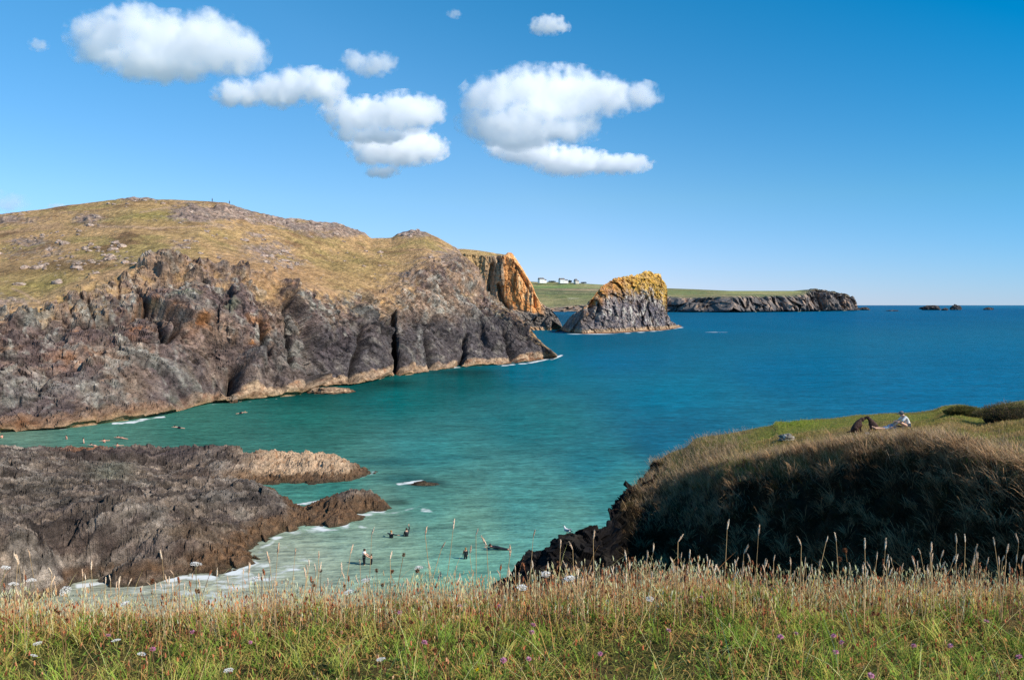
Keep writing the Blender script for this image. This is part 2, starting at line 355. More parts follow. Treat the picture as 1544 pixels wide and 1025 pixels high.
    G *= (1 + .45 * g3 + .2 * fbm(P * 1.6, 2, 155))[..., None]
    OC = mixc(rock_colour(P2, 5, 1.6), np.broadcast_to(alb(190, 162, 144), C.shape), .5) * (1 + .35 * f3 - .45 * np.exp(-e3 * 6))[..., None]
    C = mixc(C, OC, (1 - cliff) * rocky)
    C = mixc(G, C, np.where(cliff > .5, np.maximum(cliff, rocky), rocky))
    # turf tongues on ledges of the upper cliff
    C = mixc(C, G * .9, cliff * sst(.62, .8, N2[..., 2]) * sst(1.6, 1.9, T + warp) * .7)
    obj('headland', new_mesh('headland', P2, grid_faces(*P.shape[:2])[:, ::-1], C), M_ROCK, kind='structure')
    return P2

# ------------------------------------------------------------------ the point behind it with the orange lichen face
def build_point():
    us = np.arange(560, 848.1, .8)
    base = [(560, 520), (690, 508), (770, 500), (800, 498), (830, 498), (848, 494)]
    # shoulder of the apron, then the sheer face, then the flat top
    apr = [(560, 470, 685), (700, 465, 685), (760, 462, 685), (790, 470, 685), (808, 472, 685), (818, 474, 685), (832, 482, 682), (848, 493.6, 680)]
    face = [(560, 400, 698), (690, 382, 692), (735, 387, 692), (762, 385, 690), (775, 393, 690), (790, 412, 690), (800, 428, 690), (808, 447, 690), (818, 462, 690), (832, 476, 690), (848, 493.3, 682)]
    crest = [(560, 385, 720), (688, 375, 710), (700, 375, 710), (720, 377, 710), (745, 381, 710), (756, 383, 710), (762, 384, 698), (766, 380, 698), (772, 381, 698), (778, 389, 698), (790, 408, 698), (800, 425, 698), (803, 430, 698), (808, 443, 698), (814, 455, 698), (822, 461, 698), (832, 468, 696), (841, 478, 694), (848, 493, 686)]
    W = curve_sea(base, us); U = W.copy(); U[:, 2] = -4; U[:, 1] -= 4
    A = curve_depth(apr, us); Fc = curve_depth(face, us); K = curve_depth(crest, us)
    B1 = K.copy(); B1[:, 1] += 40; B1[:, 2] -= 2; B1[:, 2] *= .9; B2 = B1.copy(); B2[:, 1] += 60; B2[:, 2] = -4
    P, T = patch([U, W, A, Fc, K, B1, B2], [4, 45, 120, 24, 14, 10], 1, 1)
    u, v = project(P)
    f1, e1 = facet(P * np.array([.16, .1, .028]), 11, 1, 1); f2, e2 = facet(P * np.array([.4, .3, .12]), 12, 1, 1); f3, e3 = facet(P * .35, 13, 1, .9)
    rib = ridged(P * np.array([.09, .02, .012]), 3, 14)
    face_m = sst(1.9, 2.05, T) * (1 - sst(3.0, 3.2, T)); ap = np.maximum((1 - sst(1.9, 2.05, T)), sst(812, 822, project(P)[0]) * (T < 4)) * sst(1.0, 1.05, T); face_m = face_m * (1 - ap)
    tip = sst(850, 838, u)
    fl = sst(757, 763, u)                       # the clean slab right of the arris
    D = (face_m * ((3.2 * f1 + 1.3 * f2) * (1 - .4 * fl) + 2 * rib * (1 - fl) + 1.0 * rib * fl + .7 * f3) + ap * (4.0 * facet(P * .1, 120, 1, 1)[0] + 1.6 * f3 + .6 * facet(P * .8, 19, 1, 1)[0])) * tip
    for pts, dep in [([(752, 430, 3), (756, 450, 4), (766, 468, 4)], 10), ([(742, 400, 3), (738, 440, 4)], 6), ([(748, 380, 3), (752, 395, 2)], 4), ([(776, 398, 2), (800, 440, 2)], 3), ([(805, 440, 2), (806, 462, 2.5)], 5)]:
        D -= dep * np.exp(-seg_dist(u, v, pts) ** 2)
    P2 = P.copy(); P2[..., 1] -= D; P2[..., 0] += .1 * D
    d3 = fbm(P * .25, 4, 15); d4 = fbm(P * np.array([.35, .1, .04]), 4, 16)
    C = mixc(np.broadcast_to(alb(180, 150, 120), P.shape), alb(146, 122, 102), sst(-.1, .4, d4))
    C = mixc(C, ORNG, sst(.1, .45, d3 + .2 * d4) * .55 * sst(1.7, 2.2, T))
    ol = mixc(mixc(np.broadcast_to(alb(196, 134, 74), P.shape), alb(206, 162, 116), sst(.0, .45, d4)), alb(174, 106, 48), sst(.1, .5, d3))
    ol = mixc(ol, alb(214, 176, 132), sst(.05, .4, d4 - d3 * .4) * .85); ol = mixc(ol, alb(120, 84, 56), sst(.2, .45, fbm(P * np.array([.5, .2, .05]) + 9, 3, 119)) * .7)
    sl = sst(757, 762, u + 3 * d3) * sst(1.95, 2.12, T + .2 * d3) * sst(826, 812, u + 6 * d3)
    C = mixc(C, ol, sl * .82)
    C = mixc(C, alb(116, 108, 102), np.maximum(sst(2.1, 1.85, T + .2 * d3), sst(812, 826, u + 6 * d3)))
    C = mixc(C, alb(150, 140, 128), sst(.1, .5, fbm(P * .3, 3, 17)) * sst(2.1, 1.75, T) * .7)
    C = mixc(C, alb(52, 48, 50), sst(14, 6, P[..., 2] + 6 * d3) * sst(2, 1.6, T) * sst(835, 800, u) * .35)
    C = mixc(C, mixc(np.broadcast_to(GRASS_T, P.shape), GRASS_G, sst(-.2, .3, d3)), sst(3.0, 3.25, T + .12 * d3) * sst(766, 756, u))
    C = mixc(C, GRASS_T * .95, sst(2.3, 2.8, T + .7 * d3) * sst(750, 715, u) * .85)
    C = mixc(C, TAN * .9, sst(3.2, 2.0, P[..., 2] + d3) * (T > 1))
    C *= (1 - .45 * np.exp(-e1 * 12) * face_m)[..., None]
    C *= (1 + .3 * fbm(P * .7, 3, 18))[..., None]
    C = np.clip(C * (1.18 + .3 * sl)[..., None], 0, .8)  # orange face lifted further in colour so it reads as sunlit
    obj('headland_point', new_mesh('headland_point', P2, grid_faces(*P.shape[:2])[:, ::-1], C), M_ROCK, kind='structure')

# ------------------------------------------------------------------ sea stack
def build_stack():
    us = np.arange(838, 1028.1, .62)
    base = [(838, 501), (846, 499), (858, 502), (880, 503.5), (930, 502), (960, 500), (1000, 498), (1015, 496), (1024, 493.5), (1028, 493.0)]
    k = [(838, 500), (846, 496), (853, 487), (862, 476), (875, 468), (886, 459), (893, 450), (899, 441), (905, 434), (912, 429), (920, 423), (930, 419), (942, 417), (955, 416), (966, 413), (971, 409), (974, 407), (980, 410), (986, 412), (994, 412), (997, 414), (998, 420), (1003, 425), (1006, 435), (1006, 446), (1003, 455), (1004, 466), (1006, 474), (1012, 484), (1020, 490.5), (1028, 492.8)]
    ka = np.array(k, float); vk = np.interp(us, ka[:, 0], ka[:, 1]); vb = np.interp(us, [q[0] for q in base], [q[1] for q in base])
    W = curve_sea(base, us); U = W.copy(); U[:, 2] = -4; U[:, 1] -= 4
    h = (vb - vk); Yk = W[:, 1] + 6 + 24 * np.clip(h / 85, 0, 1)
    mids = []
    for fr, dep in ((.45, .30), (.8, .58)):
        mids.append(at_depth(us, vb + (vk - vb) * fr, W[:, 1] * (1 - dep) + Yk * dep))
    K = at_depth(us, vk, Yk)
    B1 = K.copy(); B1[:, 1] += 10 + 16 * np.clip(h / 85, 0, 1); B1[:, 2] *= .8; B2 = B1.copy(); B2[:, 1] += 22; B2[:, 2] = -4
    P, T = patch([U, W, mids[0], mids[1], K, B1, B2], [4, 75, 58, 34, 16, 16], 1, 0)
    u, v = project(P); z = P[..., 2]
    R = P @ np.array(Euler((math.radians(10), math.radians(28), 0)).to_matrix())
    f1, e1 = facet(R * np.array([.085, .085, .04]) + fbm(P * .08, 2, 24)[..., None] * .4, 21, 1, .9); f2, e2 = facet(R * np.array([.22, .22, .11]), 22, 1, .9); f3, e3 = facet(R * .6, 23, 1, 1)
    rib = ridged(R * np.array([.05, .04, .035]), 3, 20)
    edge = sst(.98, 1.1, T) * (1 - sst(3.7, 4.0, T)) * sst(1030, 1012, u) * sst(836, 852, u)
    D = edge * (3.0 * f1 + 1.3 * f2 + .5 * f3 + 1.0 * rib + .8 * facet(P * .45, 29, 1, 1)[0] - 1)
    for pts, dep in [([(893, 455, 4), (890, 480, 7), (868, 500, 9)], 8), ([(905, 460, 3), (898, 490, 3)], 4), ([(965, 440, 3), (960, 470, 4)], 3), ([(990, 440, 3), (985, 490, 4)], 3)]:
        D -= dep * np.exp(-seg_dist(u, v, pts) ** 2) * edge
    P2 = P.copy(); P2[..., 1] -= D; P2[..., 0] += .15 * D; P2[..., 2] += sst(3.6, 4.0, T) * (1 - sst(4.2, 5, T)) * (.8 * f2 + .5 * f3) * 1.4
    d3 = fbm(P * .2, 4, 25); d4 = fbm(P * np.array([.24, .2, .18]), 4, 26)
    C = mixc(np.broadcast_to(alb(112, 104, 108), P.shape), alb(156, 140, 132), sst(-.15, .35, d3))
    C = mixc(C, alb(206, 198, 184), sst(.1, .45, d4 + .3 * rib - .1) * .8)
    C = mixc(C, alb(120, 110, 104), sst(912, 880, u) * .6)  # shadow on the left flank painted into the rock colour
    C = mixc(C, DARK, sst(.1, .5, fbm(P * .12 + 5, 3, 27)) * .6)
    bl = np.interp(u, [838, 880, 900, 930, 960, 985, 1000, 1010, 1028], [478, 464, 456, 440, 443, 440, 458, 470, 470])
    gm = sst(14, -12, v - bl + 26 * d3 + 16 * d4) * (.6 + .4 * sst(-.2, .3, d4))
    gold = mixc(np.broadcast_to(alb(206, 140, 58), P.shape), alb(222, 172, 62), sst(915, 965, u))
    gold = mixc(gold, alb(206, 178, 136), sst(.15, .45, d4) * .8); gold = mixc(gold, alb(140, 118, 40), sst(.1, .4, -d3) * .6)
    C = mixc(C, gold, gm * .95)
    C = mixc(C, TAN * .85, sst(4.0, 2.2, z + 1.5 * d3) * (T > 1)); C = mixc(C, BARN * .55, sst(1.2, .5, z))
    C *= (1 - .3 * np.exp(-e1 * 14) * edge - .2 * np.exp(-e2 * 10) * edge)[..., None] * 1.15; C *= (1 + .3 * fbm(P * .6, 3, 28))[..., None]
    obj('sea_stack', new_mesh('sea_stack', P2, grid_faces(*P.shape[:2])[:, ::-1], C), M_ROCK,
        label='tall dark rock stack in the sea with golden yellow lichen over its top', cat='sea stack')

# ------------------------------------------------------------------ far coast
def build_far():
    us = np.concatenate([np.arange(700, 780, 4), np.arange(780, 1296.1, .8)])
    base = [(700, 470), (830, 470), (1000, 470.5), (1100, 471), (1200, 470), (1285, 468.5), (1296, 467.6)]
    ctop = [(700, 460), (835, 464), (860, 461), (900, 458), (960, 450), (1000, 447), (1040, 449), (1090, 447), (1150, 446), (1195, 446), (1215, 442), (1240, 444), (1260, 447), (1280, 452), (1290, 463), (1296, 467.4)]
    sky = [(700, 422), (780, 423), (815, 425.5), (850, 425.5), (880, 427.5), (920, 430), (1000, 434.5), (1045, 436), (1100, 438.5), (1150, 438.5), (1195, 438.5), (1208, 439), (1218, 436.5), (1226, 436), (1240, 438), (1256, 441), (1268, 443), (1280, 445), (1287, 453), (1290, 461), (1296, 467.2)]
    ba = np.array(base, float)
    W = curve_sea(base, us); U = W.copy(); U[:, 2] = -6; U[:, 1] -= 10
    Yw = W[:, 1]; kk = np.clip((1290 - us) / 80, .03, 1)
    ct = np.array(ctop, float); sk = np.array(sky, float)
    A = at_depth(us, np.interp(us, ct[:, 0], ct[:, 1]), Yw + 60)
    K = at_depth(us, np.interp(us, sk[:, 0], sk[:, 1]), Yw + 90 + 600 * kk)
    B1 = K.copy(); B1[:, 1] += 300; B1[:, 2] *= .95; B2 = B1.copy(); B2[:, 1] += 400; B2[:, 2] = -6
    P, T = patch([U, W, A, K, B1, B2], [3, 34, 44, 6, 6], 0, 1)
    u, v = project(P)
    f1, e1 = facet(P * np.array([.02, .02, .012]), 61, 1, 1); f2, e2 = facet(P * np.array([.06, .06, .04]), 62, 1, 1)
    cl = sst(.95, 1.1, T) * (1 - sst(1.85, 2.1, T + .12 * fbm(P * .012, 3, 63)))
    endr = sst(1205, 1225, u) * sst(.95, 1.1, T) * (1 - sst(2.9, 3.1, T)); cl = np.maximum(cl, endr)
    k = sst(1298, 1285, u)
    P2 = P.copy(); P2[..., 1] -= k * cl * (26 * f1 + 12 * f2 + 40 * ridged(P * np.array([.011, .011, .004]), 2, 64)); P2[..., 2] += k * endr * sst(1.6, 2.2, T) * 5 * f2
    d = fbm(P * .01, 4, 65); d2 = fbm(P * .04, 4, 66)
    C = mixc(np.broadcast_to(alb(100, 90, 84), P.shape), alb(180, 148, 122), np.maximum(sst(-.05, .35, d2 + .3 * d) * np.interp(u, [1000, 1040, 1090, 1230, 1280], [1, 1, .5, .6, .9]), .7 * sst(1010, 985, u)))
    C = mixc(C, alb(66, 66, 72), sst(12, 4, P[..., 2]) * .8 * sst(985, 1015, u))
    G = mixc(np.broadcast_to(alb(128, 124, 70), P.shape), alb(104, 112, 56), sst(-.2, .3, d)); G = mixc(G, alb(138, 112, 78), sst(.05, .35, d2) * .6)
    for (a, b, ru, rv, c_, s) in [(850, 432, 70, 3, (112, 132, 66), .95), (900, 437, 60, 2.2, (166, 140, 104), .9), (840, 441, 60, 2.5, (104, 106, 62), .8), (930, 432, 60, 2.0, (150, 140, 92), .8), (840, 455, 40, 5, (146, 134, 84), .8), (880, 448, 30, 3, (118, 120, 66), .7),
                                  (910, 425.6, 30, 1.0, (196, 172, 124), .9), (1010, 433, 70, 1.2, (150, 134, 96), .7), (1020, 441, 30, 3, (116, 122, 64), .8), (1150, 441, 60, 2, (150, 148, 84), .8), (865, 450, 8, 1, (190, 176, 140), .6)]:
        G = mixc(G, alb(*c_), s * np.clip(1.6 * np.exp(-((u - a) / ru) ** 4 - ((v - b) / rv) ** 4), 0, 1))
    G = mixc(G, alb(178, 150, 110), sst(.1, .4, fbm(P * np.array([.004, .02, .05]), 4, 67)) * .6); G = mixc(G, alb(96, 92, 56), sst(.1, .4, fbm(P * np.array([.005, .02, .06]) + 7, 4, 68)) * .6)
    for b, a0, a1 in ((435, 780, 940), (438.6, 800, 960), (443.5, 790, 900)):
        G = mixc(G, alb(74, 80, 50), np.exp(-((v - b - (u - 850) * .02) / .6) ** 2) * ((u > a0) & (u < a1)) * .7)
    C = mixc(G, C, np.clip(cl, 0, 1)); C = mixc(C, G, endr * sst(.2, .5, d + sst(2.2, 2.8, T)) * .3)
    C *= (1 + .3 * d2)[..., None]
    C = np.clip(C * 1.15, 0, .8); C = mixc(C, alb(150, 168, 180), np.full(T.shape, .08))  # thin bluish air haze mixed into the land colour
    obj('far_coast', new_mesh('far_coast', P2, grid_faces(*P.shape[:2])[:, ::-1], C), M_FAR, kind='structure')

# ------------------------------------------------------------------ thin plate spline through (x, y) -> z
class TPS:
    def __init__(s, X, z, lam=1e-3):
        s.X = np.asarray(X, float); n = len(s.X); s.sc = s.X.std(); A = s.X / s.sc
        r = np.linalg.norm(A[:, None] - A[None], axis=-1); K = np.where(r > 0, r * r * np.log(r + 1e-12), 0) + lam * np.eye(n)
        Q = np.c_[np.ones(n), A]; M = np.zeros((n + 3, n + 3)); M[:n, :n] = K; M[:n, n:] = Q; M[n:, :n] = Q.T
        s.w = np.linalg.solve(M, np.r_[z, 0, 0, 0])
    def __call__(s, P):
        sh = P.shape[:-1]; A = P.reshape(-1, 2) / s.sc; n = len(s.X); out = np.zeros(len(A))
        for i in range(0, len(A), 20000):
            r = np.linalg.norm(A[i:i + 20000, None] - (s.X / s.sc)[None], axis=-1)
            out[i:i + 20000] = np.where(r > 0, r * r * np.log(r + 1e-12), 0) @ s.w[:n] + s.w[n] + A[i:i + 20000] @ s.w[n + 1:]
        return out.reshape(sh)

# ------------------------------------------------------------------ the low shelf of rock in the cove
def build_shelf():
    cps = [(583, 762, 0), (560, 770, 0), (536, 774, 0), (501, 780, 0), (465, 792, 0), (440, 800, 0), (427, 803, 0), (395, 818, 0), (385, 832, 0), (382, 846, 0), (342, 862, 0), (300, 867, 0), (268, 868, 0), (186, 868, 0), (105, 878, 0), (66, 903, 0), (0, 905, .5),
           (562, 713, 0), (545, 721, 0), (525, 725, 0), (466, 729, 0), (404, 733, 0), (404, 735, 0), (430, 752, 0), (447, 761, 0),
           (470, 765, .5), (501, 757, 1.0), (525, 752, 1.2), (540, 744, 1.4), (548, 741, 1.55), (558, 746, 1.3), (570, 756, .8), (520, 766, .9), (480, 776, .8), (430, 785, .9),
           (322, 733, 3.0), (373, 735, 2.6), (405, 745, 1.9), (420, 752, 1.4), (155, 704, 3.2), (210, 745, 2.6), (260, 738, 2.9),
           (369, 731, .9), (330, 726, 1.0), (291, 728, 1.2), (240, 722, 1.6), (250, 705, 1.8), (330, 705, 1.7), (420, 710, 1.0), (470, 712, .9), (520, 714, .7),
           (130, 690, 2.6), (175, 682, 3.0), (233, 681, 2.9), (290, 683, 2.4), (350, 684, 2.2), (427, 687, 1.9), (470, 689, 1.8), (505, 693, 1.6), (535, 701, 1.0), (548, 707, .5),
           (0, 691, 3.4), (39, 688, 3.4), (97, 689, 2.2), (-120, 690, 3.6), (-250, 700, 4), (0, 774, 4.6), (78, 755, 4.0), (155, 798, 3.2), (233, 813, 2.2), (300, 790, 2.2), (350, 798, 1.4), (380, 780, 1.5), (194, 848, 1.2), (270, 845, .9), (330, 835, .9), (39, 813, 3.8), (0, 850, 2.6), (80, 850, 1.8), (-150, 800, 5), (-250, 860, 5), (120, 740, 3.6)]
    X = []; Z = []
    for (u, v, z) in cps:
        X.append(at_height(u, v, z)[:2]); Z.append(z)
    for (u, v, z) in [(130, 690, 2.6), (175, 682, 3.0), (233, 681, 2.9), (290, 683, 2.4), (350, 684, 2.2), (427, 687, 1.9), (470, 689, 1.8), (505, 693, 1.6), (0, 691, 3.4), (-120, 690, 3.6), (97, 689, 2.2)]:
        p = at_height(u, v, z); X.append(p[:2] * (1 + 5 / p[1])); Z.append(-1.0); X.append(p[:2] * (1 + 14 / p[1])); Z.append(-3.5)
    for (u, v) in [(610, 760), (600, 715), (600, 735), (560, 795), (500, 815), (440, 840), (410, 870), (300, 905), (200, 905), (480, 745), (520, 738), (660, 760), (650, 700), (600, 690), (560, 690), (450, 900)]:
        X.append(at_height(u, v, 0)[:2]); Z.append(-1.6)
    tps = TPS(np.array(X), np.array(Z), 1e-4)
    us = np.arange(-260, 600.1, 1.1); Ys = np.exp(np.linspace(math.log(52), math.log(128), 640))
    kx = (us - 772) / FPX * CP
    XY = np.stack([kx[None] * Ys[:, None], np.repeat(Ys[:, None], len(us), 1)], -1)
    z = tps(XY); Q3 = np.concatenate([XY, 0 * XY[..., :1]], -1); z = np.clip(z, -3, 6) + sst(-1.5, -.3, z) * sst(1.6, .4, z) * (.5 * fbm(Q3 * .5, 4, 133) + .3 * facet(Q3 * .7, 134, 1, 1)[0] - .05)
    P = np.concatenate([XY, z[..., None]], -1); u, v = project(P)
    land = sst(-.2, .8, z)
    R = P @ np.array(Euler((0, 0, math.radians(-38))).to_matrix())
    f1, e1 = facet(R * np.array([.5, .12, .3]), 31, 1, 1); f2, e2 = facet(R * np.array([1.2, .35, .8]), 32, 1, 1); f3, e3 = facet(R * np.array([2.6, 1.0, 1.6]), 33, 1, 1); f4, e4 = facet(P * 3.2, 36, 1, 1)
    slab = ridged(R * np.array([.33, .06, .15]), 3, 34) + .6 * ridged(R * np.array([1.0, .13, .4]), 2, 135)
    weed = sst(1.6, .8, z + .6 * fbm(P * .3, 3, 35)) * sst(200, 330, u)
    dz = land * ((1 - weed) * (.42 * f1 + .36 * f2 + .5 * (slab - .25)) + .3 * f3 + .16 * f4 + weed * (.3 * f3 + .3 * fbm(P * 1.5, 3, 36))) * np.clip(.35 + z / 3.5, .35, 1)
    dz = blur(dz, 1, 0); P2 = P.copy(); P2[..., 2] = z + dz
    d = fbm(P * .25, 4, 37); d2 = fbm(R * np.array([.9, .2, .5]), 4, 38); d3 = fbm(P * 1.3, 3, 39)
    C = mixc(np.broadcast_to(alb(108, 94, 86), P.shape), alb(160, 140, 122), sst(-.2, .4, d2 + .3 * d3))
    C = mixc(C, alb(162, 150, 138), sst(-.05, .4, d + .5 * d2) * .75)
    C *= (1 + .35 * f3 + .2 * f4)[..., None]
    for (a, b, ru, rv, c_, s) in [(165, 715, 34, 16, (142, 140, 122), .8), (60, 740, 60, 20, (128, 120, 108), .5), (250, 690, 80, 10, (84, 74, 76), .7), (330, 755, 90, 20, (96, 92, 90), .5), (130, 770, 60, 20, (60, 54, 56), .6), (160, 690, 80, 9, (92, 76, 74), .8), (200, 830, 120, 14, (92, 72, 66), .6), (130, 684, 30, 3, (160, 104, 64), .8), (280, 810, 60, 12, (128, 104, 80), .6)]:
        C = mixc(C, alb(*c_), s * np.exp(-((u - a) / ru) ** 2 - ((v - b) / rv) ** 2))
    C *= (1 - .5 * np.exp(-e1 * 9) - .25 * np.exp(-e2 * 7))[..., None]
    BW = mixc(np.broadcast_to(alb(122, 92, 66), P.shape), alb(92, 72, 54), sst(-.2, .4, d3))
    C = mixc(C, BW, np.maximum(weed, sst(1.0, .5, z + .4 * d) * land) * .92)
    arm = sst(330, 430, u + 30 * d) * sst(735, 722, v) * sst(.55, 1.0, z + .5 * d3 + .2 * d)
    C = mixc(C, mixc(np.broadcast_to(alb(206, 174, 142), P.shape), alb(158, 122, 92), sst(.1, .5, d3)), arm * sst(545, 520, u + 20 * d) * .92)
    C = mixc(C, alb(70, 62, 44), sst(.35, .0, P2[..., 2]) * .8)
    C *= (1 + .35 * d3)[..., None]
    C = np.clip(C * np.array([1.06, 1.05, 1.04]), 0, .8)
    obj('rock_shelf', new_mesh('rock_shelf', P2, grid_faces(*P.shape[:2]), C), M_SHELF,
        label='long low shelf of bare purple grey rock running out into the turquoise cove', cat='rock')
# ------------------------------------------------------------------ blades of grass as one mesh
def blades(base, L, az, lean, bend, width, c0, c1, c2=None, wdir=None):
    """base (n,3); L length; az azimuth; lean from vertical at the root; bend added toward the tip; colours root, tip"""
    n = len(base); lev = [0, .4, .75, 1.0]
    dirx = np.cos(az); diry = np.sin(az)
    wa = (RNG.uniform(0, np.pi, n) if wdir is None else wdir); wx, wy = np.cos(wa), np.sin(wa)
    p = base.copy(); V = np.zeros((n, 7, 3)); Cc = np.zeros((n, 7, 3)); k = 0
    for i, t in enumerate(lev):
        if i:
            th = lean + bend * (lev[i - 1] + t) / 2; s = L * (t - lev[i - 1])
            p = p + np.stack([np.sin(th) * dirx * s, np.sin(th) * diry * s, np.cos(th) * s], -1)
        col = c0 * (1 - t) + c1 * t
        if i < 3:
            w = width * (1 - .25 * i) * .5
            V[:, k, :] = p; V[:, k, 0] -= wx * w; V[:, k, 1] -= wy * w
            V[:, k + 1, :] = p; V[:, k + 1, 0] += wx * w; V[:, k + 1, 1] += wy * w
            Cc[:, k] = col; Cc[:, k + 1] = col; k += 2
        else:
            V[:, 6] = p; Cc[:, 6] = col
    tri = np.array([[0, 1, 3], [0, 3, 2], [2, 3, 5], [2, 5, 4], [4, 5, 6]])
    F = (np.arange(n)[:, None, None] * 7 + tri[None]).reshape(-1, 3)
    return V.reshape(-1, 3), F, Cc.reshape(-1, 3)
def merge(parts):
    V, F, C, o = [], [], [], 0
    for v, f, c in parts:
        V.append(v); F.append(f + o); C.append(c); o += len(v)
    return np.concatenate(V), np.concatenate(F), np.concatenate(C)
def pickc(pal, n, jit=.18):
    pal = np.array(pal); c = pal[RNG.integers(0, len(pal), n)]
    return c * RNG.uniform(1 - jit, 1 + jit, (n, 1)) * RNG.uniform(.94, 1.06, (n, 3))

# ------------------------------------------------------------------ the grassy spur on the right
SPUR = {}
def build_spur():
    us = np.arange(740, 2100.1, 2.0)
    bot2 = [(740, 1010, 36), (800, 960, 37), (930, 960, 39), (1000, 980, 39), (1100, 990, 34), (1200, 1000, 31), (1300, 1000, 28.5), (1450, 1010, 24), (1544, 1020, 20), (2100, 1100, 14)]
    bot = [(740, 895, 40), (780, 880, 41), (860, 870, 41), (917, 868, 42), (940, 870, 44), (1000, 875, 44), (1100, 880, 38.5), (1200, 880, 34.5), (1300, 880, 31), (1440, 880, 26.5), (1544, 880, 22.5), (2100, 900, 15)]
    sh = [(740, 882, 44), (770, 866, 44), (785, 850, 44), (805, 838, 44), (830, 823, 44), (858, 809, 44), (880, 806, 44.3), (905, 803, 44.5), (917, 798, 46), (921, 785, 47), (932, 768, 48.5), (945, 752, 49.5), (965, 742, 50), (1000, 728, 49.5), (1060, 712, 47.5), (1110, 698, 45), (1160, 689, 43), (1224, 680, 41), (1300, 668, 38.3), (1353, 664, 36.5), (1400, 666, 34.2), (1435, 671, 32), (1470, 690, 29), (1544, 708, 25.5), (2100, 760, 16)]
    edge = [(740, 881, 45), (770, 865, 45), (785, 848.5, 45), (805, 836, 45), (830, 821, 45), (858, 806.5, 45), (880, 804, 45.3), (905, 801, 45.5), (917, 795, 47), (921, 780, 48.5), (932, 762, 50.5), (940, 750, 51.5), (952, 733, 52.5), (970, 716, 53), (990, 695, 53.5), (1010, 682, 53.5), (1035, 674, 53.5), (1048, 660, 53.5), (1066, 656, 53.5), (1100, 653, 53.5), (1130, 646, 54), (1165, 640, 54),
            (1172, 634, 54.5), (1190, 636, 54.5), (1210, 631, 55), (1260, 630, 55), (1290, 626, 55), (1340, 622.5, 55), (1380, 621, 55), (1410, 617, 54), (1425, 611, 52), (1450, 609, 51), (1475, 614, 51), (1490, 614, 50), (1515, 607, 49), (1544, 603, 48), (1700, 590, 44), (2100, 570, 40)]
    Bb = curve_depth(bot2, us); B = curve_depth(bot, us); S = curve_depth(sh, us); E = curve_depth(edge, us)
    # middle of the plateau: a little convex
    Mm = S * .5 + E * .5
    Q1 = E.copy(); Q1[:, 1] += 2.5; Q1[:, 2] -= 2.5; Q2 = Q1.copy(); Q2[:, 1] += 9; Q2[:, 2] = -2
    P, T = patch([Bb, B, S, Mm, E, Q1, Q2], [10, 130, 50, 44, 8, 10], 3, 2)
    u, v = project(P)
    rock = np.clip(np.maximum(np.maximum(sst(955, 925, u + 12 * fbm(P * .5, 3, 71)), sst(1012, 985, u + 22 * fbm(P * .5, 3, 171)) * sst(1.5, 2.2, T) * sst(684, 700, v)), sst(1030, 985, u + 10 * fbm(P * .6, 3, 74)) * sst(690, 730, v) * .0), 0, 1)
    rock = np.maximum(rock, sst(.2, .45, fbm(P * .35, 4, 76)) * sst(1100, 1000, u) * (T > 1) * (T < 2.1) * .0)
    f1, e1 = facet(P * np.array([.85, .85, 1.1]), 72, 1.3, .8); f2, e2 = facet(P * 2.6, 73, 1.2, .8)
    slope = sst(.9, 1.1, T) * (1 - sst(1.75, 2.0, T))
    hum = fbm(P * .35, 3, 75) * .45 + fbm(P * 1.1, 3, 77) * .18
    P2 = P.copy(); N = normals(P); N *= np.sign(N[..., 2:3] + 1e-9)
    D = rock * (.75 * f1 + .35 * f2) * (T < 4.6) * sst(740, 790, u) * np.where(u < 917, .4, .9 - .55 * sst(950, 985, u)) + (1 - rock) * (slope * hum * 2.4 + (1 - slope) * hum * .22 * (T < 4.2))
    # long hummock shading the turf above the shoulder
    P2 += N * D[..., None]
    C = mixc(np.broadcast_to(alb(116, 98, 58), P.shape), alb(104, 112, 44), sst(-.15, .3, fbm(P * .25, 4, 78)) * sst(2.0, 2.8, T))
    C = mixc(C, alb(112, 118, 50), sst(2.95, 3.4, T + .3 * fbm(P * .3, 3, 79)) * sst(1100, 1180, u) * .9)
    C = mixc(C, alb(20, 17, 12), slope * .95)  # shadow of the slope painted into its ground colour, near black
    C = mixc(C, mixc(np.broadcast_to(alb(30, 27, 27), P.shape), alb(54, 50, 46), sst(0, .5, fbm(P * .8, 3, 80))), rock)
    C *= (1 + .3 * fbm(P * 1.5, 3, 81))[..., None]
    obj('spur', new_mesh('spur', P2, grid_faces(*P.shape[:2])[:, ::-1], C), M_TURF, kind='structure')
    SPUR['P'] = P2; SPUR['T'] = T; SPUR['u'], SPUR['v'] = project(P2); SPUR['N'] = N; SPUR['rock'] = rock
    # ---- grass on it
    Pf = P2.reshape(-1, 3); Tf = T.ravel(); uf = SPUR['u'].ravel(); vf = SPUR['v'].ravel(); rf = rock.ravel(); Nf = normals(P2); Nf = (Nf * np.sign(Nf[..., 2:3] + 1e-9)).reshape(-1, 3)
    cell = np.zeros(T.shape); d1 = np.linalg.norm(np.gradient(P2, axis=0), axis=-1); d2 = np.linalg.norm(np.gradient(P2, axis=1), axis=-1); cell = (d1 * d2).ravel()
    vis = (uf > 740) & (uf < 1800)
    parts = []
    def choose(w, n):
        w = w * cell; i = RNG.choice(len(w), n, p=w / w.sum()); return i
    # tussocks on the slope: clumps of long arching blades
    w = vis * (Tf > .95) * (Tf < 2.15) * (1 - rf) * sst(925, 960, uf) / np.maximum(Pf[:, 1] / 35, .5) ** 2
    idx = choose(w, 1500); nb = 36
    ii = np.repeat(idx, nb); n = len(ii); cl = np.repeat(RNG.uniform(.6, 1.35, len(idx)), nb)
    down = np.arctan2(Nf[ii, 1], Nf[ii, 0])
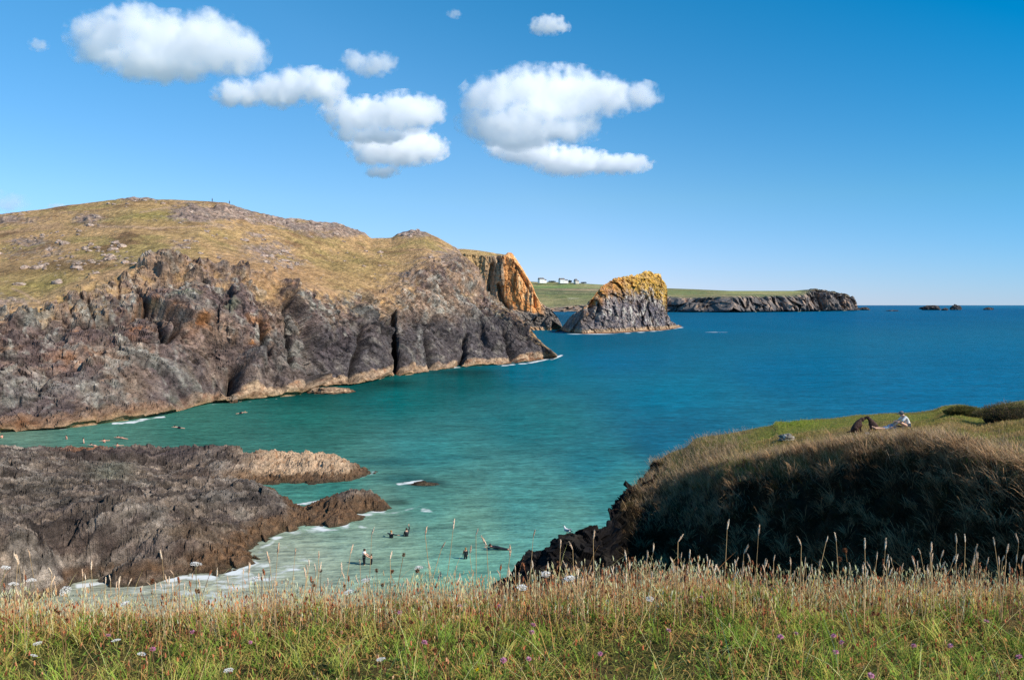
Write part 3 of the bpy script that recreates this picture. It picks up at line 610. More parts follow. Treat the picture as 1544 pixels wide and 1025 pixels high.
    off = RNG.normal(0, .10, (n, 3)) * cl[:, None]; az = np.where(np.repeat(RNG.random(len(idx)) < .55, nb), np.arctan2(off[:, 1], off[:, 0]) + RNG.normal(0, .3, n), down + RNG.normal(0, .9, n))
    base = Pf[ii] + off - np.array([0, 0, .05])
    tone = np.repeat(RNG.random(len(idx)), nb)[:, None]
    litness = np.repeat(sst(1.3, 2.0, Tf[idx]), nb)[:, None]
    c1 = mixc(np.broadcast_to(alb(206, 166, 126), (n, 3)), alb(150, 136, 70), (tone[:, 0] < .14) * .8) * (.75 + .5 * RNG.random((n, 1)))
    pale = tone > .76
    c1 = c1 * np.where(pale, 1.2, .4) * (.5 + .5 * np.maximum(litness, (tone > .6)))  # shade painted into tussocks low on the slope; pale ones stay bright
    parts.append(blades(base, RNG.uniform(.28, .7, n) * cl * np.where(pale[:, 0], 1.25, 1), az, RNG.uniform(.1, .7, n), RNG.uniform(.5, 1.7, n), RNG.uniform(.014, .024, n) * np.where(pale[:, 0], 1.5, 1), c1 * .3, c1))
    # greyish dead grass crown along the shoulder and to the left of it
    w = vis * np.exp(-((Tf - 2.08) / .22) ** 2) * (1 - rf) * sst(930, 985, uf) + vis * (Tf > 1.5) * (Tf < 3.95) * sst(1150, 1060, uf) * sst(945, 985, uf) * .8
    idx = choose(w, 30000); n = len(idx)
    base = Pf[idx] + RNG.normal(0, .08, (n, 3)) * np.array([1, 1, 0]) - np.array([0, 0, .03])
    c1 = pickc([alb(214, 186, 156), alb(190, 164, 136), alb(212, 182, 130), alb(164, 140, 112)], n, .25)
    parts.append(blades(base, RNG.uniform(.18, .55, n), RNG.normal(2.9, 1.0, n), RNG.uniform(0, .5, n), RNG.uniform(.2, 1.3, n), RNG.uniform(.012, .02, n), c1 * .5, c1))
    # dry grass on the flat, and short green turf behind it
    w = vis * (Tf > 2.0) * (Tf < 3.05) * sst(1080, 1180, uf) * (.25 + sst(-.2, .3, fbm(Pf * .3, 3, 82)))
    idx = choose(w, 42000); n = len(idx); base = Pf[idx] + RNG.normal(0, .05, (n, 3)) * np.array([1, 1, 0])
    gsel = sst(.0, .35, fbm(base * .35 + 3, 3, 83))
    c1 = mixc(pickc([alb(212, 182, 128), alb(196, 164, 112), alb(186, 168, 104), alb(172, 136, 98)], n, .25), alb(128, 134, 56), gsel * .6)
    parts.append(blades(base, RNG.uniform(.06, .2, n), RNG.uniform(0, 6.28, n), RNG.uniform(0, .5, n), RNG.uniform(0, .8, n), RNG.uniform(.012, .02, n), c1 * .6, c1))
    w = vis * (Tf > 2.85) * (Tf < 4.05) * sst(1090, 1150, uf)
    idx = choose(w, 36000); n = len(idx); base = Pf[idx] + RNG.normal(0, .05, (n, 3)) * np.array([1, 1, 0])
    c1 = mixc(pickc([alb(168, 162, 76), alb(184, 172, 94), alb(150, 148, 70), alb(198, 174, 114)], n, .2), alb(150, 124, 84), sst(.05, .3, fbm(base * .4, 3, 84)) * .7)
    parts.append(blades(base, RNG.uniform(.03, .10, n), RNG.uniform(0, 6.28, n), RNG.uniform(0, .6, n), RNG.uniform(0, .6, n), RNG.uniform(.012, .022, n), c1 * .7, c1))
    # brighter green patches low on the flank
    for (a, b, ru, rv, nn) in [(1105, 706, 26, 10, 2600), (1510, 692, 40, 9, 5200), (1440, 660, 40, 6, 1500), (1200, 640, 30, 5, 1500)]:
        w = np.exp(-((uf - a) / ru) ** 2 - ((vf - b) / rv) ** 2) * (Tf > 1) * (Tf < 4)
        idx = choose(w, nn); base = Pf[idx] + RNG.normal(0, .06, (nn, 3)) * np.array([1, 1, 0])
        c1 = pickc([alb(162, 182, 66), alb(138, 162, 62), alb(180, 186, 90)], nn, .2)
        parts.append(blades(base, RNG.uniform(.06, .22, nn), RNG.uniform(0, 6.28, nn), RNG.uniform(0, .6, nn), RNG.uniform(0, .9, nn), RNG.uniform(.012, .02, nn), c1 * .6, c1))
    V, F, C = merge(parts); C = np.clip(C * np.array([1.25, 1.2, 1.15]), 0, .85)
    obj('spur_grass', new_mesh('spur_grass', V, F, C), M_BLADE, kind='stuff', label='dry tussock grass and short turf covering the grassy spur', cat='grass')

# ------------------------------------------------------------------ the bank under the camera
BX, BY = [], []
def bank_z(x, y):
    x = np.asarray(x, float); y = np.asarray(y, float)
    z = 18.235 + .022 * x + .02 * np.sin(x * 1.3 + .6) + .015 * np.sin(x * 2.9 + y)
    lip = 4.9 + .12 * np.sin(x * .9 + 1.0)
    t = np.maximum(y - lip, 0)
    z = z - .02 * (y - 4) - np.where(t < 1.2, .5 * t * t, .72 + 1.25 * (t - 1.2))
    return np.maximum(z, -2)
def build_bank():
    xs = np.concatenate([np.linspace(-60, -7, 30, endpoint=False), np.linspace(-7, 7, 180), np.linspace(7, 60, 31)[1:]])
    ys = np.concatenate([np.linspace(-20, 1.5, 12, endpoint=False), np.linspace(1.5, 7.5, 90), np.linspace(7.5, 30, 40)[1:]])
    X, Y = np.meshgrid(xs, ys); Z = bank_z(X, Y); P = np.stack([X, Y, Z], -1)
    P[..., 2] += .03 * fbm(P * 2.2, 3, 91) * (Z > 0)
    C = mixc(np.broadcast_to(alb(70, 70, 34), P.shape), alb(104, 84, 52), sst(-.2, .4, fbm(P * 1.5, 4, 92)))
    obj('ground', new_mesh('ground', P, grid_faces(*P.shape[:2]), C, smooth=True), M_TURF, kind='structure')
    parts = []
    def spots(n, y0, y1, xw=5.2, clump=0.0, seed=0, thr=-1):
        n = int(n * 1.2)
        y = np.sqrt(RNG.uniform(y0 * y0, y1 * y1, n)); x = RNG.uniform(-xw, xw, n) * np.clip(y / 4.6, .6, 1.3)
        p = np.stack([x, y, bank_z(x, y)], -1)
        keep_ = RNG.random(len(p)) < .35 + .9 * sst(-.35, .25, fbm(p * np.array([1.6, 1.1, 0]) + seed, 3, 193)); p = p[keep_]
        if thr > -1:
            f = fbm(p * np.array([1.3, 1.3, 0]) + seed, 3, 93); p = p[f > thr]
        return p
    greens = [alb(146, 176, 84), alb(120, 156, 68), alb(182, 190, 112), alb(100, 138, 62), alb(196, 186, 124)]
    # green blades, denser and longer near the viewer
    p = spots(60000, 3.4, 5.2); n = len(p)
    c = pickc(greens, n, .28); dry = np.maximum(sst(-.15, .4, fbm(p * 1.1 + 5, 3, 94) + (p[:, 1] - 4.56) * .9), .32); c = mixc(c, alb(226, 182, 142), dry * RNG.random(n))
    parts.append(blades(p, RNG.uniform(.035, .10, n), RNG.uniform(0, 6.28, n), RNG.uniform(.1, 1.15, n), RNG.uniform(.1, 1.6, n), RNG.uniform(.0026, .005, n), c * .5, c))
    # tufts of long green blades
    q = spots(620, 3.4, 5.0); nb = 22; ii = np.repeat(np.arange(len(q)), nb); n = len(ii); cl = np.repeat(RNG.uniform(.7, 1.3, len(q)), nb)
    p = q[ii] + RNG.normal(0, .02, (n, 3)) * np.array([1, 1, 0]); c = np.repeat(pickc(greens[:3], len(q), .2), nb, 0) * RNG.uniform(.8, 1.2, (n, 1))
    parts.append(blades(p, RNG.uniform(.07, .17, n) * cl, np.repeat(RNG.uniform(0, 6.28, len(q)), nb) + RNG.normal(0, .8, n), RNG.uniform(.05, .6, n), RNG.uniform(.2, 1.2, n), RNG.uniform(.003, .006, n), c * .5, c))
    # small clover-like leaves low down
    p = spots(16000, 3.4, 5.0); n = len(p); c = pickc([alb(118, 154, 68), alb(140, 170, 84), alb(100, 134, 62), alb(170, 140, 92)], n, .25)
    parts.append(blades(p + np.array([0, 0, .02]), RNG.uniform(.018, .04, n), RNG.uniform(0, 6.28, n), RNG.uniform(.5, 1.4, n), RNG.uniform(0, .8, n), RNG.uniform(.008, .016, n), c * .7, c))
    # dry tan and reddish stems, thicker toward the lip
    p = spots(9000, 3.3, 5.2); keep = RNG.random(len(p)) < np.interp(p[:, 1], [3.4, 4.3, 4.75, 5.1], [.16, .26, .7, 1]); p = p[keep]; n = len(p)
    c = pickc([alb(196, 164, 122), alb(176, 134, 98), alb(158, 108, 76), alb(208, 184, 142), alb(148, 100, 72), alb(180, 150, 96)], n, .2)
    parts.append(blades(p, RNG.uniform(.05, .15, n), RNG.uniform(0, 6.28, n), RNG.uniform(0, .8, n), RNG.uniform(0, 1.1, n), RNG.uniform(.0016, .003, n), c * .75, c))
    p = spots(7500, 4.6, 5.6); n = len(p); c = pickc([alb(214, 172, 134), alb(194, 144, 114), alb(172, 114, 88), alb(224, 190, 156)], n, .2)
    parts.append(blades(p, RNG.uniform(.07, .17, n), RNG.normal(.2, 1.6, n), RNG.uniform(0, .7, n), RNG.uniform(0, 1.1, n), RNG.uniform(.0018, .0032, n), c * .8, c))
    # arching straws lying across
    p = spots(900, 3.1, 5.2); n = len(p); c = pickc([alb(236, 214, 160), alb(220, 188, 138), alb(190, 146, 104)], n, .15)
    parts.append(blades(p, RNG.uniform(.22, .42, n), RNG.uniform(0, 6.28, n), RNG.uniform(.2, .9, n), RNG.uniform(.2, .9, n), RNG.uniform(.0022, .0036, n), c, c))
    # withered brown seed bracts: short fat double blades up in the stems
    p = spots(7000, 3.1, 5.4); keep = RNG.random(len(p)) < np.interp(p[:, 1], [3.1, 4.3, 4.8, 5.4], [.25, .4, .85, 1]); p = p[keep]; n = len(p)
    c = pickc([alb(156, 98, 72), alb(132, 82, 62), alb(176, 122, 94), alb(206, 156, 128), alb(110, 68, 52)], n, .2)
    hgt = RNG.uniform(.03, .12, n)
    for k in range(3):
        parts.append(blades(p + np.stack([0 * hgt, 0 * hgt, hgt], -1), RNG.uniform(.012, .026, n), RNG.uniform(0, 6.28, n), RNG.uniform(0, .5, n), RNG.uniform(-.8, .2, n), RNG.uniform(.006, .011, n), c, c * 1.15))
    parts.append(blades(p, hgt + .01, RNG.uniform(0, 6.28, n), 0 * hgt, .05 + 0 * hgt, .0018 + 0 * hgt, c * .7, c))
    # pale grass panicles, small
    p = spots(3800, 4.55, 5.7); n = len(p); c = pickc([alb(246, 224, 192), alb(236, 204, 168), alb(226, 186, 152)], n, .1); hgt = RNG.uniform(.06, .16, n)
    top = p + np.stack([0 * hgt, 0 * hgt, hgt], -1); az = RNG.uniform(0, 6.28, n)
    parts.append(blades(p, hgt + .01, az, 0 * hgt, .06 + 0 * hgt, .0018 + 0 * hgt, c * .8, c))
    q2 = spots(3400, 4.65, 5.45); n2 = len(q2); c2 = pickc([alb(236, 202, 168), alb(222, 178, 144), alb(204, 156, 124), alb(244, 220, 190)], n2, .1); h2 = RNG.uniform(.05, .19, n2); z2 = RNG.uniform(0, 6.28, n2)
    parts.append(blades(q2, h2 + .01, z2, .05 + 0 * h2, .12 + 0 * h2, .0026 + 0 * h2, c2 * .75, c2 * .85))
    t2 = q2 + np.stack([np.sin(.11) * h2 * np.cos(z2), np.sin(.11) * h2 * np.sin(z2), h2 * .985], -1)
    for k in range(3):
        parts.append(blades(t2, RNG.uniform(.018, .036, n2), z2 + RNG.normal(0, .5, n2), RNG.uniform(0, .4, n2), RNG.uniform(0, .6, n2), RNG.uniform(.004, .0065, n2), c2, c2, wdir=np.full(n2, k * 1.05)))
    for k in range(2):
        parts.append(blades(top, RNG.uniform(.016, .034, n), az, RNG.uniform(0, .35, n), RNG.uniform(0, .7, n), RNG.uniform(.004, .007, n), c, c, wdir=np.full(n, k * 1.57)))
    V, F, C = merge(parts); C = np.clip(C * np.array([1.72, 1.42, 1.14]), 0, .9)
    obj('meadow_grass', new_mesh('meadow_grass', V, F, C), M_BLADE, kind='stuff', label='green and straw coloured meadow grass along the edge of the clifftop bank', cat='grass')

# ------------------------------------------------------------------ sea
def build_sea():
    us = np.concatenate([np.linspace(-9000, -160, 40, endpoint=False), np.arange(-160, 1720, 2.1), np.linspace(1720, 11000, 40)])
    vs = np.concatenate([np.linspace(1500, 925, 16, endpoint=False), np.arange(925, 475, -1.4), np.arange(475, 461.5, -.5), [461.2, 460.9, 460.7, 460.5, 460.4, 460.3]])
    U, Vv = np.meshgrid(us, vs)
    kz = (460.0 - Vv) / FPX; Y = -EYE / kz; X = (U - 772) / FPX * Y
    P = np.stack([X, Y, 0 * X], -1); u, v = project(P)
    cps = [(0, 672, 92, 138, 124), (0, 655, 98, 134, 116), (150, 655, 78, 136, 122), (300, 645, 56, 122, 110), (450, 630, 32, 112, 104), (450, 598, 20, 84, 82), (600, 600, 16, 104, 108), (700, 572, 14, 88, 94), (560, 580, 18, 80, 80), (800, 560, 8, 104, 130), (830, 520, 8, 94, 124), (900, 515, 6, 92, 126), (930, 540, 6, 102, 142), (1100, 490, 2, 96, 138),
           (1300, 478, 2, 92, 138), (1500, 468, 4, 90, 138), (1540, 462.5, 24, 104, 150), (1100, 463, 6, 92, 140), (1300, 462, 8, 94, 144), (1500, 560, 2, 102, 146), (1200, 560, 3, 102, 144), (1000, 600, 6, 112, 146), (1400, 600, 2, 104, 148), (800, 640, 34, 122, 130), (650, 680, 52, 132, 134), (450, 660, 48, 118, 110), (900, 700, 36, 122, 136), (1000, 660, 20, 108, 138), (1040, 650, 20, 106, 136),
           (800, 750, 70, 144, 142), (650, 750, 80, 146, 138), (500, 745, 54, 132, 124), (440, 742, 66, 138, 128), (700, 800, 100, 154, 140), (550, 800, 122, 160, 144), (450, 840, 138, 168, 148), (600, 850, 118, 160, 142), (850, 790, 84, 148, 140), (930, 740, 60, 140, 142), (350, 890, 158, 170, 152), (200, 890, 146, 158, 142), (700, 880, 100, 162, 148), (400, 870, 140, 166, 148), (820, 480, 10, 76, 110), (850, 470, 20, 90, 130)]
    q = np.array(cps, float); qa = np.stack([q[:, 0] / 130, np.log(q[:, 1] - 454) * 2.6], -1); qc = lin(q[:, 2:]) * np.where(q[:, 1:2] > 600, .86, .95) * np.where(q[:, 1:2] > 600, np.array([1.28, 1.04, .95]), np.array([.6, 1.08, .94]))
    uc = np.clip(u, -200, 1800); A = np.stack([uc / 130, np.log(np.clip(v, 460.5, 1100) - 454) * 2.6], -1)
    num = np.zeros(P.shape); den = np.zeros(u.shape)
    for k in range(len(q)):
        w = 1.0 / ((((A - qa[k]) ** 2).sum(-1)) + .03) ** 1.7; num += w[..., None] * qc[k]; den += w
    C = num / den[..., None]  # includes the headland's dark reflection, painted into the water below the cliff
    # cloudy patches of sand and weed under the water
    nearm = sst(500, 620, v)
    wl = fbm(P * np.array([.03, .05, 0]), 4, 101); C *= (1 + .22 * wl * nearm)[..., None]
    wm = fbm(P * np.array([.2, .35, 0]), 4, 106); C *= (1 + .16 * wm * nearm)[..., None]
    wf = fbm(P * np.array([.01, .004, 0]), 4, 107); C *= (1 + .16 * wf * (1 - nearm))[..., None]
    C *= (1 + .16 * sst(690, 800, v))[..., None]; milky = sst(640, 400, u + 60 * wl) * sst(765, 850, v); C = mixc(C, alb(190, 194, 172, .74), milky * .72)
    for (a, b, ru, rv, c_, s) in [(315, 676, 34, 5, (40, 92, 86), .8), (580, 697, 50, 8, (30, 104, 108), .6), (640, 728, 34, 9, (58, 96, 92), .9), (605, 722, 40, 8, (30, 104, 106), .6), (600, 757, 24, 5, (64, 96, 84), .7), (700, 690, 40, 4, (24, 110, 118), .4), (455, 735, 20, 4, (60, 110, 98), .5), (740, 632, 70, 4, (20, 110, 114), .4), (470, 592, 50, 5, (14, 66, 62), .7), (590, 578, 40, 6, (10, 66, 62), .6), (700, 562, 60, 6, (10, 66, 68), .6)]:
        m = s * np.clip(1.3 * np.exp(-((u - a) / ru) ** 2 - ((v - b) / rv) ** 2) + .5 * wm - .1, 0, 1) * (np.exp(-((u - a) / ru / 1.7) ** 2 - ((v - b) / rv / 1.7) ** 2) > .1)
        C = mixc(C, lin(np.array(c_)) * .62, m)
    # foam
    fo = np.zeros(u.shape)
    lines = [([(172, 638, 5), (200, 636, 6), (222, 632, 4), (246, 628, 4)], 3, 1.0), ([(60, 647, 3), (115, 645, 3)], 3, .8), ([(322, 609, 2), (420, 601, 2)], 4, .45), ([(664, 556, 3), (692, 553.5, 3)], 4, 1), ([(758, 551, 3), (800, 547, 3), (840, 538.5, 4)], 4, .95), ([(832, 541, 5), (846, 536, 3)], 3, 1.0),
             ([(850, 503, 3), (880, 504, 3), (935, 503, 3)], 5, .75), ([(935, 503, 2), (985, 499.5, 3), (1028, 493.5, 4)], 5, .8), ([(1064, 500.3, 2.5), (1080, 500.5, 3)], 4, .75), ([(1082, 500.6, 3), (1098, 501, 2)], 5, .5), ([(795, 498.5, 3), (822, 499, 2)], 5, .7),
             ([(552, 714, 8), (566, 712, 4)], 2, .75), ([(500, 727, 4), (560, 716, 4)], 3, .5), ([(600, 729, 6), (622, 727, 8), (634, 725, 5)], 2.5, 1.0), ([(446, 762, 6), (475, 757, 7), (486, 754, 4)], 2.5, .8), ([(405, 735, 5), (440, 738, 4)], 2, .4),
             ([(576, 770, 7), (540, 776, 7), (500, 783, 9), (498, 790, 10), (460, 800, 7), (425, 806, 8), (410, 815, 6), (390, 830, 8)], 1.8, .72), ([(500, 786, 6), (520, 792, 10), (470, 800, 8), (440, 805, 6)], 1.6, .75), ([(540, 777, 5), (600, 772, 4), (635, 763, 4)], 1.8, .62), ([(640, 768, 8), (652, 771, 6)], 1.8, .7), ([(545, 793, 7), (560, 796, 4)], 1.8, .5),
             ([(386, 848, 7), (355, 862, 8), (320, 869, 10), (260, 873, 10), (200, 870, 8), (120, 884, 8)], 1.5, .9), ([(400, 850, 12), (360, 876, 22), (320, 900, 28)], 1.3, .62), ([(460, 845, 16), (420, 870, 20), (300, 890, 22), (200, 886, 14)], 1.3, .52), ([(380, 826, 6), (420, 826, 10), (440, 822, 8)], 1.6, .4), ([(600, 882, 14), (540, 888, 14)], 1.3, .3), ([(790, 855, 6), (770, 866, 6)], 1.6, .3), ([(905, 806, 5), (870, 806, 3)], 1.6, .35)]
    wu = u + 7 * fbm(P * np.array([.25, .4, 0]), 3, 102) * nearm; wv = v + 2.5 * fbm(P * np.array([.25, .4, 0]) + 40, 3, 103) * nearm
    for pts, vsx, s in lines:
        fo = np.maximum(fo, s * np.exp(-seg_dist(wu, wv, pts, vsx) ** 2))
    brk = .62 + 1.3 * fbm(P * np.array([.5, .9, 0]), 4, 104) - .35 * ridged(P * np.array([.6, .9, 0]), 3, 108)
    brk2 = 1 + .35 * fbm(P * np.array([.02, .03, 0]), 2, 105)
    foam = np.clip(np.where(v > 600, fo * (brk + .35), fo * brk2), 0, 1.2)
    me = new_mesh('sea', P, grid_faces(*u.shape), C, smooth=True, extra={'foam': foam})
    m, nt, N, L = mat_new('sea_water')
    out = N.new('ShaderNodeOutputMaterial'); at = N.new('ShaderNodeAttribute'); at.attribute_name = 'Col'
    fa = N.new('ShaderNodeAttribute'); fa.attribute_name = 'foam'
    tc = N.new('ShaderNodeTexCoord')
    def noise(scale, sx, sy, det=4, rot=0.0, rough=.6):
        mp = N.new('ShaderNodeMapping'); mp.inputs['Scale'].default_value = (sx, sy, 1); mp.inputs['Rotation'].default_value = (0, 0, rot)
        L.new(tc.outputs['Object'], mp.inputs['Vector']); nz = N.new('ShaderNodeTexNoise'); nz.inputs['Scale'].default_value = scale; nz.inputs['Detail'].default_value = det; nz.inputs['Roughness'].default_value = rough
        L.new(mp.outputs['Vector'], nz.inputs['Vector']); return nz
    n1 = noise(1.0, .20, .55, 4, .12, .55); n2 = noise(1.0, .8, 1.9, 4, -.12); n3 = noise(1.0, .035, .10, 3, .06)
    nrm = None
    for nz, dist in ((n3, 1.2), (n1, .7), (n2, .24)):
        b = N.new('ShaderNodeBump'); b.inputs['Strength'].default_value = 1; b.inputs['Distance'].default_value = dist; L.new(nz.outputs['Fac'], b.inputs['Height'])
        if nrm: L.new(nrm, b.inputs['Normal'])
        nrm = b.outputs['Normal']
    # ripple tint: troughs darker, faces toward the sky lighter
    cur = at.outputs['Color']
    for nz, amt in ((n1, .20), (n2, .27), (n3, .08)):
        mr = N.new('ShaderNodeMapRange'); mr.inputs['From Min'].default_value = .32; mr.inputs['From Max'].default_value = .68; mr.inputs['To Min'].default_value = 1 - amt; mr.inputs['To Max'].default_value = 1 + amt
        L.new(nz.outputs['Fac'], mr.inputs['Value']); mx = N.new('ShaderNodeMix'); mx.data_type = 'RGBA'; mx.blend_type = 'MULTIPLY'; mx.inputs[0].default_value = 1
        L.new(cur, mx.inputs[6]); L.new(mr.outputs['Result'], mx.inputs[7]); cur = mx.outputs[2]
    df = N.new('ShaderNodeBsdfDiffuse'); L.new(cur, df.inputs['Color']); L.new(nrm, df.inputs['Normal'])
    gl = N.new('ShaderNodeBsdfGlossy'); gl.inputs['Roughness'].default_value = .12; L.new(nrm, gl.inputs['Normal'])
    fr = N.new('ShaderNodeFresnel'); fr.inputs['IOR'].default_value = 1.33; L.new(nrm, fr.inputs['Normal'])
    mr = N.new('ShaderNodeMapRange'); mr.inputs['To Max'].default_value = .15; mr.inputs['To Min'].default_value = 0.0; L.new(fr.outputs['Fac'], mr.inputs['Value'])
    ms = N.new('ShaderNodeMixShader'); L.new(mr.outputs['Result'], ms.inputs[0]); L.new(df.outputs[0], ms.inputs[1]); L.new(gl.outputs[0], ms.inputs[2])
    fn = noise(1.6, .7, 1.3, 8, .3, .72)
    ad = N.new('ShaderNodeMath'); ad.operation = 'ADD'; L.new(fa.outputs['Fac'], ad.inputs[0]); L.new(fn.outputs['Fac'], ad.inputs[1])
    fr2 = N.new('ShaderNodeMapRange'); fr2.inputs['From Min'].default_value = .84; fr2.inputs['From Max'].default_value = 1.22; L.new(ad.outputs[0], fr2.inputs['Value'])
    fd = N.new('ShaderNodeBsdfDiffuse'); fd.inputs['Color'].default_value = (.78, .8, .78, 1)
    mf = N.new('ShaderNodeMixShader'); L.new(fr2.outputs['Result'], mf.inputs[0]); L.new(ms.outputs[0], mf.inputs[1]); L.new(fd.outputs[0], mf.inputs[2])
    L.new(mf.outputs[0], out.inputs['Surface'])
    obj('sea', me, m, kind='structure')

# ------------------------------------------------------------------ clouds: billowing hulls filled with droplets that thin out toward the rim
def cloud_mat(dens, lumps, R, seed):
    m, nt, N, L = mat_new('cloud_vapour')
    out = N.new('ShaderNodeOutputMaterial'); tc = N.new('ShaderNodeTexCoord')
    def math_(op, a, b=None, c=None):
        n = N.new('ShaderNodeMath'); n.operation = op
        for i, x in enumerate((a, b, c)):
            if x is None: continue
            if isinstance(x, (int, float)): n.inputs[i].default_value = x
            else: L.new(x, n.inputs[i])
        return n.outputs[0]
    nz = N.new('ShaderNodeTexNoise'); nz.inputs['Scale'].default_value = 1.05 / R; nz.inputs['Detail'].default_value = 6; nz.inputs['Roughness'].default_value = .6
    mp = N.new('ShaderNodeMapping'); mp.inputs['Location'].default_value = (seed * 37.0, seed * 11.0, 0); L.new(tc.outputs['Object'], mp.inputs['Vector']); L.new(mp.outputs[0], nz.inputs['Vector'])
    f = None
    for c, r in lumps:
        vm = N.new('ShaderNodeVectorMath'); vm.operation = 'MULTIPLY_ADD'
        vm.inputs[1].default_value = [1 / q for q in r]; vm.inputs[2].default_value = [-a / q for a, q in zip(c, r)]; L.new(tc.outputs['Object'], vm.inputs[0])
        ln = N.new('ShaderNodeVectorMath'); ln.operation = 'LENGTH'; L.new(vm.outputs[0], ln.inputs[0])
        f = ln.outputs['Value'] if f is None else math_('SMOOTH_MIN', f, ln.outputs['Value'], .25)
    k = math_('SUBTRACT', f, math_('MULTIPLY', math_('SUBTRACT', nz.outputs['Fac'], .5), 2.5))
    mr = N.new('ShaderNodeMapRange'); mr.interpolation_type = 'SMOOTHSTEP'; mr.inputs['From Min'].default_value = 1.06; mr.inputs['From Max'].default_value = .35
    mr.inputs['To Min'].default_value = 0; mr.inputs['To Max'].default_value = dens; L.new(k, mr.inputs['Value'])
    vs = N.new('ShaderNodeVolumeScatter'); vs.inputs['Color'].default_value = (1, 1, 1, 1); vs.inputs['Anisotropy'].default_value = 0
    L.new(mr.outputs[0], vs.inputs['Density'])
    # light scattered more often than the bounce limit follows
    em = N.new('ShaderNodeEmission'); em.inputs['Color'].default_value = (.92, .95, 1, 1); L.new(math_('MULTIPLY', mr.outputs[0], .055), em.inputs['Strength'])
    ads = N.new('ShaderNodeAddShader'); L.new(vs.outputs[0], ads.inputs[0]); L.new(em.outputs[0], ads.inputs[1]); L.new(ads.outputs[0], out.inputs['Volume']); return m
def build_cloud(lumps, Y, label, dens=.02, group='clouds in the blue sky'):
    bm = bmesh.new(); sc = Y / FPX
    cu = sum(l[0] for l in lumps) / len(lumps); cv = max(l[1] for l in lumps)
    o0 = at_depth(cu, cv, Y); L3 = []
    for k, (u, v, ru, rv) in enumerate(lumps):
        c = at_depth(u, v, Y) - o0; c[1] += (random.random() - .5) * rv * sc
        r = (ru * sc * 1.14, max(rv, ru * .55) * sc * 1.15, rv * sc * 1.28); L3.append((tuple(c), r))
        bmesh.ops.create_icosphere(bm, subdivisions=4, radius=1.12, matrix=Matrix.Translation(Vector(c)) @ Matrix.Diagonal((*r, 1)))
    me = bpy.data.meshes.new('tmp'); bm.to_mesh(me); bm.free()
    t = bpy.data.objects.new('tmp', me); COL.objects.link(t)
    md = t.modifiers.new('r', 'REMESH'); md.mode = 'VOXEL'; md.voxel_size = 3.0 * sc
    dg = bpy.context.evaluated_depsgraph_get(); e = t.evaluated_get(dg); m2 = bpy.data.meshes.new_from_object(e)
    bpy.data.objects.remove(t)
    n = len(m2.vertices); V = np.zeros(n * 3, np.float32); m2.vertices.foreach_get('co', V); V = V.reshape(-1, 3).astype(float)
    Nn = np.zeros(n * 3, np.float32); m2.vertices.foreach_get('normal', Nn); Nn = Nn.reshape(-1, 3)
    R = float(np.mean([max(l[3], 6) for l in lumps]) * sc)
    V = V + Nn * (fbm(V / R * 1.4 + cu, 4, 5) * .16 * R)[:, None]
    m2.vertices.foreach_set('co', V.astype(np.float32).ravel()); m2.update(); m2.name = 'cloud'
    obj('cloud', m2, cloud_mat(dens * 80 / R * 1.5, L3, R, cu % 13), label=label, cat='cloud', group=group, loc=tuple(o0))
def build_clouds():
    build_cloud([(165, 55, 55, 28), (205, 45, 40, 30), (255, 70, 85, 38), (310, 65, 60, 34), (345, 78, 52, 30), (380, 70, 22, 18), (150, 78, 35, 20), (230, 98, 75, 20)], 3600, 'largest rounded white cloud high above the crest of the grassy headland', .016)
    build_cloud([(365, 142, 38, 16), (420, 138, 45, 20), (450, 125, 36, 18), (490, 135, 34, 24), (345, 148, 20, 12)], 4200, 'white cloud with a bulging end, just below the largest cloud', .017)
    build_cloud([(545, 172, 55, 22), (610, 172, 50, 24), (650, 168, 22, 18), (530, 200, 30, 10), (510, 168, 26, 13), (570, 205, 40, 10)], 4700, 'white puffy cloud tucked between two others in the middle stack', .017)
    build_cloud([(600, 228, 62, 18), (645, 222, 30, 16), (560, 235, 28, 14), (575, 258, 24, 8), (560, 216, 34, 13), (622, 210, 40, 12)], 5200, 'lowest white cloud of the stack, with a ragged flat base', .018)
    build_cloud([(745, 150, 45, 28), (800, 138, 55, 30), (850, 140, 62, 34), (905, 148, 50, 26), (965, 145, 30, 18), (780, 190, 75, 24), (850, 195, 55, 18), (715, 180, 26, 16), (780, 214, 50, 12), (830, 172, 60, 20)], 4400, 'broad flat-based white cloud with a heaped top above the sea stack', .016)
    build_cloud([(800, 230, 55, 14), (770, 224, 36, 10), (860, 244, 58, 17), (930, 248, 48, 12), (960, 244, 20, 9)], 5400, 'long thin cloud lying under the broad heaped cloud', .016)
    build_cloud([(828, 38, 26, 12), (815, 44, 16, 8), (845, 42, 14, 7)], 3300, 'small lone wisp of cloud high above the broad heaped cloud', .008)
    build_cloud([(535, 92, 20, 14), (572, 98, 26, 15), (555, 105, 24, 10)], 3900, 'small pale cloud above the middle stack of clouds', .007)
    build_cloud([(58, 68, 14, 8)], 3400, 'tiny faint cloud scrap beside the largest cloud', .004)
    build_cloud([(685, 21, 11, 6)], 3200, 'tiny faint cloud scrap near the top edge of the sky', .003)
    build_cloud([(10, 305, 30, 13), (-20, 300, 30, 14)], 7000, 'faint pale cloud low over the end of the headland', .0025)
    build_cloud([(88, 311, 15, 4)], 7600, 'thin streak of cloud just above the headland skyline', .004)

